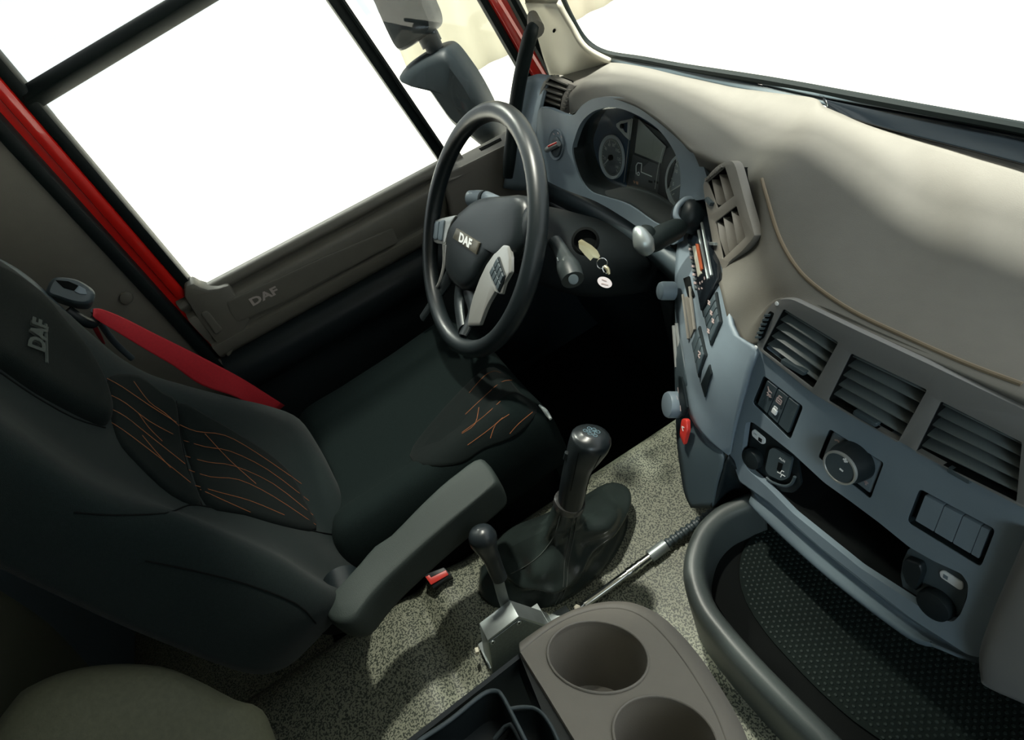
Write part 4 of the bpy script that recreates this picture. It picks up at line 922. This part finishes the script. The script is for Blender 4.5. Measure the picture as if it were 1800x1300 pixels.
# armrest
armt = [(565, 1066), (582, 1045), (604, 1020), (630, 990), (657, 958), (686, 939), (730, 893), (774, 850), (806, 824), (835, 803), (850, 803), (864, 820), (873, 838), (869, 850), (835, 880), (794, 914), (745, 956), (700, 998), (669, 1028), (640, 1062), (622, 1086), (606, 1096), (584, 1094), (570, 1082)]
PAr = Plane((0, 0, .566), (0, 0, 1))
P_ = [PAr.p(*q) for q in cat(armt, 2, True)]; ctr = sum((p for p in P_), V()) / len(P_)
rings = []
for sc_in, dz in ((.62, .0005), (.86, 0), (.93, -.002), (.975, -.007), (1, -.016), (1.0, -.045), (.97, -.058), (.90, -.066), (.6, -.068)):
    rings.append([V((ctr.x + (p.x - ctr.x) * (sc_in if sc_in > .9 else sc_in), ctr.y + (p.y - ctr.y) * (1 - (1 - sc_in) * .35), p.z + dz)) for p in P_])
n_ = len(P_); vs = [p for r in rings for p in r]; fs = [(i * n_ + j, i * n_ + (j + 1) % n_, (i + 1) * n_ + (j + 1) % n_, (i + 1) * n_ + j) for i in range(len(rings) - 1) for j in range(n_)]
fs += [tuple(range(n_)), tuple(range((len(rings) - 1) * n_, len(rings) * n_))]
obj('armrest', vs, fs, mat('armrest_vinyl', (.024, .034, .031), .62, bump=.4, bscale=900, spec=.4), seat, ang=180)
lathe('armrest_pivot', (-.30, -.27, .52), (1, 0, 0), [(.03, 0), (.03, .06), (.025, .065)], BLACK, seat)
# belt outlet on the shoulder
gd = V(at(122, 520, x=-.80))
PG = Plane(gd, (EYE - gd) + V((0, .2, .2)))
button('belt_outlet', PG, cat([(80, 512), (88, 496), (100, 489), (130, 492), (152, 502), (166, 514), (166, 526), (156, 538), (130, 536), (100, 526), (82, 520)], 3, True), GREYD, seat, h=.022, sink=.03, prof=[(1, 0), (.98, .5), (.92, .85), (.8, 1), (.5, 1.0)])
button('outlet_opening', Plane(PG.o + PG.n * .022, PG.n), [(97, 492), (120, 494), (138, 502), (130, 511), (112, 506)], BLACKM, seat, h=.0015, r=2)
button('outlet_insert', Plane(PG.o + PG.n * .022, PG.n), [(130, 512), (138, 502), (150, 508), (153, 518), (140, 517)], GREY, seat, h=.003, r=2)
tube('belt_guide', [at(118, 545, x=-.80), at(140, 560, x=-.80), at(160, 568, x=-.81), at(170, 560, x=-.82)], .010, BLACK, seat)
tube('guide_arm', [at(165, 545, x=-.83), at(185, 580, x=-.85), at(205, 605, x=-.87), at(232, 630, x=-.88)], .006, GREYD, seat)

# ---------- seat belt
sb = thing('seat_belt', at(330, 640, x=-.88), 'bright red seat belt running down behind the driver seat shoulder', 'seat belt')
up_ = [(163, 543, -.80), (178, 543, -.81), (218, 559, -.83), (269, 585, -.86), (330, 615, -.89), (381, 641, -.91), (430, 668, -.93), (500, 712, -.95)]
lw_ = [(163, 556, -.79), (170, 562, -.80), (203, 582, -.81), (254, 613, -.835), (305, 643, -.86), (355, 677, -.88), (420, 700, -.90), (470, 735, -.92)]
grid('webbing', [[at(a, b, x=c) for a, b, c in up_], [at(a + 0, b, x=c) + V((.002, 0, 0)) for a, b, c in [((u_[0] + l_[0]) / 2, (u_[1] + l_[1]) / 2, (u_[2] + l_[2]) / 2) for u_, l_ in zip(up_, lw_)]], [at(a, b, x=c) for a, b, c in lw_]], WEB, sb, n=4, solid=.0015)
grid('return_webbing', [[at(158, 568, x=-.84), at(170, 590, x=-.86), at(180, 603, x=-.88)], [at(166, 566, x=-.83), at(178, 590, x=-.85), at(184, 605, x=-.87)]], WEB, sb, n=3, solid=.0015)
grid('lap_webbing', [[at(565, 755, x=-.86), at(590, 780, x=-.86), at(612, 795, x=-.86)], [at(592, 748, x=-.84), at(612, 770, x=-.84), at(622, 790, x=-.84)]], WEB, sb, n=3, solid=.0015)
bl = thing('belt_buckle', at(775, 1020, z=.32), 'black belt buckle with red release button beside the tunnel', 'buckle')
PBu = Plane(at(770, 1014, z=.33), (.45, .1, 1))
plate('release_button', PBu, [(748, 1014), (755, 1010), (758, 1015), (784, 1002), (789, 1010), (758, 1028)], REDP, bl, th=.012, off=.004, bev=.001)
plate('buckle_housing', PBu, [(744, 1010), (780, 996), (794, 1010), (762, 1034)], BLACK, bl, th=.05, bev=.002)

# ================================================================== GEAR LEVER
gl = thing('gear_lever', at(975, 1000, z=.256), 'black gear lever with leather gaiter on the floor tunnel', 'gear lever')
basepx = [(850, 1010), (856, 1052), (885, 1074), (930, 1078), (985, 1066), (1040, 1022), (1085, 975), (1103, 925), (1090, 892), (1050, 880), (985, 905), (915, 950), (868, 985)]
B_ = [at(a, b, z=.258) for a, b in basepx]; B_ = [V(p) for p in cat(B_, 4, True)]
tp = at(1001, 882, d=.955); n_ = len(B_); cb = sum(B_, V()) / n_
e1 = V((1, 0, 0)); e2 = V((0, 1, 0)); rings = []
for lv_, (t_, rr) in enumerate(((0, 1.0), (.05, 1.02), (.13, .99), (.22, .86), (.28, .83), (.34, .86), (.40, .72), (.50, .56), (.62, .43), (.74, .34), (.80, .35), (.88, .26), (1.0, .20))):
    c = cb.lerp(tp, t_); r = []
    for k, p in enumerate(B_):
        a = math.atan2(p.y - cb.y, p.x - cb.x); rad = (p - cb).length
        tr = .024 + 0; base_r = rad * rr * (1) if t_ < .999 else tr
        base_r = max(base_r * (1 - t_) + tr * t_ * 1.1, tr) if t_ > .5 else max(base_r, tr)
        fold = 1 + (.17 * math.sin(3 * a + t_ * 8) + .06 * math.sin(6 * a - t_ * 10)) * math.sin(math.pi * min(1, t_ * 1.15)) 
        r.append(c + V((math.cos(a), math.sin(a), 0)) * base_r * fold + V((0, 0, .012 * math.sin(2 * a + 1) * math.sin(math.pi * t_))))
    rings.append(r)
gt_ = grid('gaiter', [[tuple(p) for p in r[::3]] for r in rings], LEATHER, gl, n=4, closed=True)
SG = Skin(gt_, Plane(cb, (0, 0, 1)))
for l in ([(985, 905), (975, 940), (950, 975), (915, 1000), (880, 1015)], [(1008, 905), (1000, 950), (992, 990), (990, 1030), (975, 1062)], [(1015, 905), (1007, 950), (999, 990), (996, 1030), (982, 1060)]):
    stroke('seam', SG, l, .0010, THREADG, gl, off=.0004)
dirk = (at(1035, 770, d=.87) - tp).normalized()
lathe('collar', tp - dirk * .012, dirk, [(.025, 0), (.027, .004), (.0265, .016), (.022, .020), (.021, .024)], mat('dark_chrome', (.10, .10, .10), .25, .6), gl)
kp = [(1003, 884, .95, .0215), (1006, 865, .935, .0222), (1011, 840, .915, .0225), (1018, 816, .898, .0235), (1028, 794, .882, .0285), (1038, 774, .868, .0315), (1041, 765, .862, .0275), (1042, 758, .858, .016)]
kb2 = tube('knob', [at(a, b, d=c) for a, b, c, r in kp], [r for *_, r in kp], mat('knob_black', (.012, .016, .018), .3), gl, sides=22, n=5)
SK = Skin(kb2, Plane(at(1035, 765, d=.84), (EYE - at(1035, 765, d=.84))))
stroke('knob_seam', SK, [(1017, 795), (1010, 830), (1003, 862)], .0006, BLACKM, gl, off=.0002)
stroke('knob_seam', SK, [(1056, 800), (1040, 830), (1030, 862)], .0006, BLACKM, gl, off=.0002)
PR_ = mat('shift_print', (.09, .15, .18), .6)
for cx_, cy_ in ((1029, 757), (1037, 762), (1046, 765), (1036, 753), (1044, 755), (1051, 759)):
    strokes('shift_pattern', SK, [ell(cx_, cy_, 4, 2.4, 20, 8) + [ell(cx_, cy_, 4, 2.4, 20, 8)[0]]], .0005, PR_, gl, off=.0006)
strokes('shift_lines', SK, [[(1029, 757), (1051, 759)], [(1037, 762), (1036, 753)], [(1046, 765), (1044, 755)]], .0005, PR_, gl, off=.0006)
tube('splitter_switch', [at(997, 795, d=.88), at(994, 806, d=.89)], .004, BLACK, gl)

# ---------- cable tube and its corrugated hose
ct = thing('cable_tube', at(1100, 1010, z=.29), 'chrome cable tube lying along the tunnel between lever box and storage tray', 'cable')
zt = .292
tube('rod', [at(1012, 1075, z=zt + .01), at(1032, 1058, z=zt)], .0035, CHROME, ct, n=1)
tube('tube', [at(1028, 1062, z=zt), at(1106, 1005, z=zt)], .0072, CHROME, ct, n=1, sides=16)
for a, b in (((1103, 1007), (1109, 1003)), ((1112, 1001), (1117, 997)), ((1121, 994), (1126, 990))): tube('clamp_ring', [at(*a, z=zt), at(*b, z=zt)], .0088, CHROME, ct, n=1, sides=16)
tube('sleeve', [at(1106, 1005, z=zt), at(1144, 977, z=zt)], .0078, CHROME, ct, n=1, sides=16)
tube('end_sleeve', [at(1142, 978, z=zt), at(1170, 957, z=zt)], .0115, STEEL, ct, n=1, sides=16)
A = at(1170, 957, z=zt); B = at(1262, 893, z=.30); L_ = []; rr = []
for i in range(61): t_ = i / 60; L_.append(A.lerp(B, t_)); rr.append(.0095 if i % 6 in (2, 3, 4) else .0070)
tube('corrugated_hose', L_, rr, GREYD, ct, n=1, sides=14, label='dark ribbed hose')
tube('end_fitting', [at(1022, 1066, z=zt), at(1034, 1056, z=zt)], .006, CHROME, ct, n=1, sides=8)

# ---------- metal box with small lever
mb = thing('lever_box', at(890, 1150, z=.256), 'grey metal box with small black-handled lever behind the console', 'lever')
pbx = at(866, 1180, z=.285).x; PX = Plane((pbx, 0, 0), (1, 0, 0))
pf = [(857, 1125), (912, 1083), (977, 1103), (1005, 1150), (960, 1190), (866, 1190)]
prism('housing', [PX.p(*q) for q in pf], (-.034, 0, 0), STEEL, mb, bev=.001)
plate('cover_plate', PX, [(859, 1127), (912, 1087), (975, 1107), (1000, 1150), (958, 1188), (867, 1186)], mat('cover_steel', (.12, .15, .155), .35, .5, var=.15, vscale=200), mb, off=.002, th=.002)
for c in ((911, 1092), (865, 1126)):
    s_ = disc('screw', PX, *c, .0045, .0018, STEEL, mb, off=.002, sides=16); disc('screw_slot', PX, *c, .002, .0006, BLACKM, s_, off=.0036, sides=6)
prism('side_block', [PX.p(977, 1104, -.004), PX.p(1016, 1080, -.004), PX.p(1030, 1105, -.004), PX.p(1010, 1150, -.004), PX.p(985, 1150, -.004)], (-.024, 0, 0), STEEL, mb, bev=.001)
prism('base_plate', [at(822, 1190, z=.262), at(857, 1162, z=.262), at(900, 1190, z=.262), at(832, 1212, z=.262)], (0, 0, .004), STEEL, mb)
box('foot', tuple(V((pbx - .05, PX.p(870, 1185).y, .255))), tuple(V((pbx, PX.p(1000, 1150).y, .30))), STEEL, mb)
disc('bolt', Plane(at(841, 1143, d=1.0), (-.2, -1, .4)), 841, 1143, .006, .006, CREAM, mb, sides=6)
disc('bolt', Plane(at(1014, 1068, d=.98), (.5, .2, .6)), 1014, 1068, .006, .005, CREAM, mb, sides=6)
tube('stem', [at(893, 1075, d=.985), at(884, 1050, d=.97), at(876, 1020, d=.955)], [.0095, .0095, .0095], STEEL, mb, n=2, sides=4, flat=.3, up=(1, -.3, .3), bev=.0005)
tube('handle', [at(879, 1016, d=.952), at(872, 1000, d=.945), at(865, 982, d=.935), at(858, 968, d=.928), at(850, 950, d=.918), at(848, 940, d=.912), at(847, 931, d=.908), at(846, 926, d=.906)], [.013, .0135, .0145, .0165, .0225, .0225, .017, .008], mat('handle_black', (.018, .024, .028), .32), mb, sides=20)

# ================================================================== CUP HOLDER CONSOLE
cs = thing('console_box', V((.15, -.1, .256)), 'taupe console with two round cup holders and black tray', 'console')
ZC = .715
PCn = Plane(at(1050, 1150, d=.50), (-.33, .45, .83))
outl = [(915, 1146), (930, 1133), (965, 1106), (1005, 1084), (1050, 1071), (1092, 1070), (1125, 1082), (1152, 1103), (1185, 1140), (1220, 1190), (1255, 1250), (1275, 1300), (1300, 1370), (1320, 1440)]
tail = [(1080, 1440), (1010, 1300), (960, 1218)]
cu_x = PCn.n.orthogonal().normalized(); cu_y = PCn.n.cross(cu_x)
def circ(c, rad, n=36): return [c + (cu_x * math.cos(2 * math.pi * k / n) + cu_y * math.sin(2 * math.pi * k / n)) * rad for k in range(n)]
def topx(p):
    w_ = p - EYE; c = V((-LX[0] * w_.x + FY[0] * w_.y - DN[0] * w_.z, -LX[1] * w_.x + FY[1] * w_.y - DN[1] * w_.z, -LX[2] * w_.x + FY[2] * w_.y - DN[2] * w_.z)); return (900 + F * c.x / c.z, 650 + F * c.y / c.z)
cA = PCn.p(1050, 1150); cB = PCn.p(1168, 1294); RC = .0435
wells = ((cA, RC), (cB, .037))
holes = [[topx(q) for q in circ(c, r_)] for c, r_ in wells]
ol = cat(outl, 4) + tail
plate('top_cover', PCn, ol, CONS, cs, holes=holes, th=.004)
for c, RC in wells:
    lathe('cup_well', c, -PCn.n, [(RC + .0005, -.0005), (RC + .0005, .004), (RC, .006), (RC - .004, .068), (RC - .010, .071), (RC - .012, .088), (.002, .089)], CONS, cs, sides=40, open_=True)
    tube('well_rim', [q + PCn.n * .0005 for q in circ(c, RC + .0003, 24)], .0012, CONS, cs, n=2, closed=True, sides=8)
# rounded shoulder and side wall falling to the tunnel
O3 = [PCn.p(*q) for q in cat(outl, 2)]; cc = V((.15, -.05, 0)); R = []
for k_, (o_f, dz) in enumerate(((0, 0), (.004, -.001), (.010, -.006), (.016, -.018), (.020, -.05), (.024, -.2), (.03, -.45))):
    R.append([tuple(p + (V((p.x - cc.x, p.y - cc.y, 0)).normalized()) * o_f + V((0, 0, dz))) for p in O3])
grid('side_wall', R, CONS, cs, n=2, solid=.003)
# black part on the driver side
Pb = Plane(PCn.o - PCn.n * .003, PCn.n)
blk = [(912, 1148), (1006, 1300), (1075, 1440), (640, 1440), (560, 1412), (718, 1298)]
TR1 = [(742, 1300), (790, 1268), (848, 1222), (872, 1216), (884, 1226), (893, 1244), (910, 1275), (922, 1300), (990, 1440), (600, 1440)]
TR2 = [(899, 1250), (938, 1246), (958, 1262), (976, 1300), (1040, 1440), (1000, 1440), (930, 1300)]
plate('lid', Pb, blk, BLACK, cs, holes=[cat(TR1, 2, True), TR2], th=.02, label='black tray insert')
def dish(name, S, poly, depth, m, par, fl=.8):
    n = len(poly); cx = sum(p[0] for p in poly) / n; cy = sum(p[1] for p in poly) / n; vs = []
    for s_, dz in ((1, 0), (1, -.15), (.96, -.6), (fl, -1), (0.01, -1)): vs += [S.p(cx + (p[0] - cx) * s_, cy + (p[1] - cy) * s_, dz * depth) for p in poly]
    return obj(name, vs, [(i * n + j, i * n + (j + 1) % n, (i + 1) * n + (j + 1) % n, (i + 1) * n + j) for i in range(4) for j in range(n)], m, par, ang=60)
dish('tray_dish', Pb, cat(TR1, 2, True), .022, BLACK, cs, .86); dish('tray_dish', Pb, TR2, .02, BLACK, cs, .8)
tube('tray_rim', [Pb.p(*q, .0005) for q in ((700, 1330), (742, 1299), (790, 1267), (848, 1221), (872, 1215), (884, 1226), (900, 1256), (922, 1300), (960, 1375))], .0018, GREYD, cs, n=4)
tube('tray_rim', [Pb.p(*q, .0005) for q in ((897, 1246), (920, 1243), (943, 1247), (962, 1266), (980, 1300), (1010, 1370))], .0015, GREYD, cs, n=4)
tube('tray_divider', [Pb.p(868, 1268, -.017), Pb.p(898, 1258, -.008), Pb.p(925, 1310, -.008)], .002, GREYD, cs, n=3)
tube('tray_divider', [Pb.p(895, 1260, -.012), Pb.p(860, 1305, -.014)], .0018, BLACKM, cs, n=1)
prism('lid_side', [Pb.p(912, 1148), Pb.p(718, 1298), Pb.p(560, 1412), Pb.p(560, 1412) + V((-.0, 0, -.44)), Pb.p(718, 1298) + V((0, 0, -.44)), Pb.p(912, 1148) + V((0, 0, -.44))], (.004, 0, 0), BLACK, cs)

# ================================================================== STORAGE TRAY
tr = thing('storage_tray', at(1400, 1150, z=.34), 'large dark storage tray with dotted rubber mat under the passenger dashboard', 'tray')
rp = [(1335, 872), (1305, 884), (1268, 902), (1238, 932), (1222, 970), (1219, 1010), (1236, 1062), (1272, 1112), (1330, 1178), (1400, 1250), (1460, 1310), (1560, 1410), (1700, 1540)]
Z0 = .42
rim = [at(a, b, z=Z0) for a, b in rp]
ins = [(1352, 900), (1335, 905), (1305, 930), (1282, 965), (1276, 1010), (1290, 1065), (1330, 1130), (1395, 1205), (1460, 1265), (1520, 1325), (1620, 1420), (1760, 1550)]
def offs(P, o, dz):
    out = []
    for i, p in enumerate(P):
        a = P[max(0, i - 1)]; b = P[min(len(P) - 1, i + 1)]; t_ = (b - a); t_.z = 0; t_.normalize(); nn = V((t_.y, -t_.x, 0))
        if nn.dot(V((.35, .40, Z0)) - p) < 0: nn = -nn
        out.append(tuple(p + nn * o + V((0, 0, dz))))
    return out
R = [offs(rim, -.012, -.17), offs(rim, -.016, -.05), offs(rim, -.016, -.012), offs(rim, -.010, .004), offs(rim, .0, .008), offs(rim, .012, .003), offs(rim, .018, -.012), offs(rim, .021, -.04), offs(rim, .023, -.078)]
grid('rim', R, mat('tray_grey', (.055, .066, .064), .4, bump=.15), tr, n=4, solid=.003)
ZT = .345; PT_ = Plane((0, 0, ZT), (0, 0, 1))
plate('tray_floor', PT_, [(1270, 900), (1245, 960), (1240, 1030), (1290, 1110), (1400, 1230), (1560, 1390), (1760, 1560), (2100, 1300), (1900, 1100), (1700, 1100), (1500, 960), (1360, 860)], BLACKM, tr, th=.004)
mt = [(1352, 926), (1322, 945), (1304, 975), (1300, 1015), (1312, 1060), (1345, 1112), (1385, 1158), (1440, 1215), (1500, 1268), (1560, 1310), (1680, 1400), (1900, 1400), (1900, 1150), (1700, 1140), (1500, 1000), (1400, 900)]
mt3 = cat(mt, 2, True)
plate('rubber_mat', PT_, mt3, MATM, tr, th=.003, off=.004)
# raised dots of the mat
poly = [PT_.p(*q) for q in mt3]
def inside(x, y):
    c = False; n = len(poly); j = n - 1
    for i in range(n):
        if (poly[i].y > y) != (poly[j].y > y) and x < (poly[j].x - poly[i].x) * (y - poly[i].y) / (poly[j].y - poly[i].y) + poly[i].x: c = not c
        j = i
    return c
vs = []; fs = []
x0 = min(p.x for p in poly); x1 = max(p.x for p in poly); y0 = min(p.y for p in poly); y1 = max(p.y for p in poly); sp_ = .0085; i = 0; y = y0
while y < y1:
    x = x0 + (sp_ / 2 if i % 2 else 0)
    while x < x1:
        if all(inside(x + a, y + b) for a, b in ((.004, 0), (-.004, 0), (0, .004), (0, -.004))):
            k = len(vs); z = ZT + .004
            for rr_, zz in ((.0026, 0), (.0018, .0014)):
                vs += [(x + rr_ * math.cos(a), y + rr_ * math.sin(a), z + zz) for a in [math.pi / 3 * q for q in range(6)]]
            fs += [(k + q, k + (q + 1) % 6, k + 6 + (q + 1) % 6, k + 6 + q) for q in range(6)] + [tuple(k + 6 + q for q in range(6))]
        x += sp_
    y += sp_ * .866; i += 1
obj('mat_dots', vs, fs, mat('mat_dot', (.014, .022, .020), .6, spec=.2), tr, kind='stuff', ang=60)
# wall of the dashboard behind the tray
prism('under_dash_panel', [(-.12, .47, .25), (.9, .47, .25), (.9, .44, .56), (-.12, .44, .52)], (0, .02, 0), BLACKM, dash)

# ---------- rounded taupe end piece (glove box cover) at the right edge
grid('glove_box_cover', [[PP.p(*q) for q in r] for r in (
  [(1806, 925, -.01), (1780, 985, -.01), (1750, 1060, -.01), (1726, 1130, -.01), (1722, 1190, -.02)],
  [(1815, 930, .010), (1790, 990, .010), (1757, 1065, .010), (1732, 1135, .010), (1730, 1190, .006)],
  [(1835, 945, .020), (1815, 1005, .020), (1780, 1080, .020), (1755, 1145, .020), (1752, 1200, .012)],
  [(1900, 975, .022), (1890, 1040, .024), (1860, 1120, .024), (1830, 1180, .022), (1810, 1225, .012)],
  [(2000, 1020, .022), (1990, 1090, .024), (1960, 1170, .024), (1920, 1230, .02), (1890, 1262, .01)])], VENTF, dash, n=4, solid=.02)

# ================================================================== REAR LEFT CORNER
bc = thing('padded_cushion', at(260, 1280, d=.72), 'olive beige perforated vinyl cushion in the near left corner', 'cushion')
c0 = at(245, 1330, d=.74)
R = []
pxo = [(20, 1240), (60, 1208), (120, 1184), (200, 1172), (285, 1176), (350, 1200), (420, 1236), (462, 1250), (485, 1300), (520, 1400)]
PQ = Plane(at(245, 1300, d=.72), (EYE - at(245, 1300, d=.72)) + V((0, .3, .5)))
button('pad', PQ, cat(pxo + [(420, 1560), (200, 1600), (0, 1500), (-40, 1350)], 3, True), VINYL, bc, h=.07, sink=.10, prof=[(1, -.2), (.99, .15), (.95, .45), (.86, .72), (.7, .92), (.4, 1)])
lk = thing('locker_box', V((-.5, -.85, 0)), 'dark olive storage locker behind the driver seat', 'locker')
grid('front_panel', [[at(-60, 1000, d=.9), at(20, 1050, d=.92), at(90, 1100, d=.95), at(170, 1185, d=1.0)], [at(-80, 1200, d=.82), at(0, 1250, d=.84), at(60, 1300, d=.88), at(150, 1350, d=.95)], [at(-100, 1400, d=.76), at(0, 1420, d=.78), at(60, 1450, d=.82), at(150, 1480, d=.9)]], mat('locker_olive', (.04, .046, .032), .85, bump=.3), lk, solid=.02)
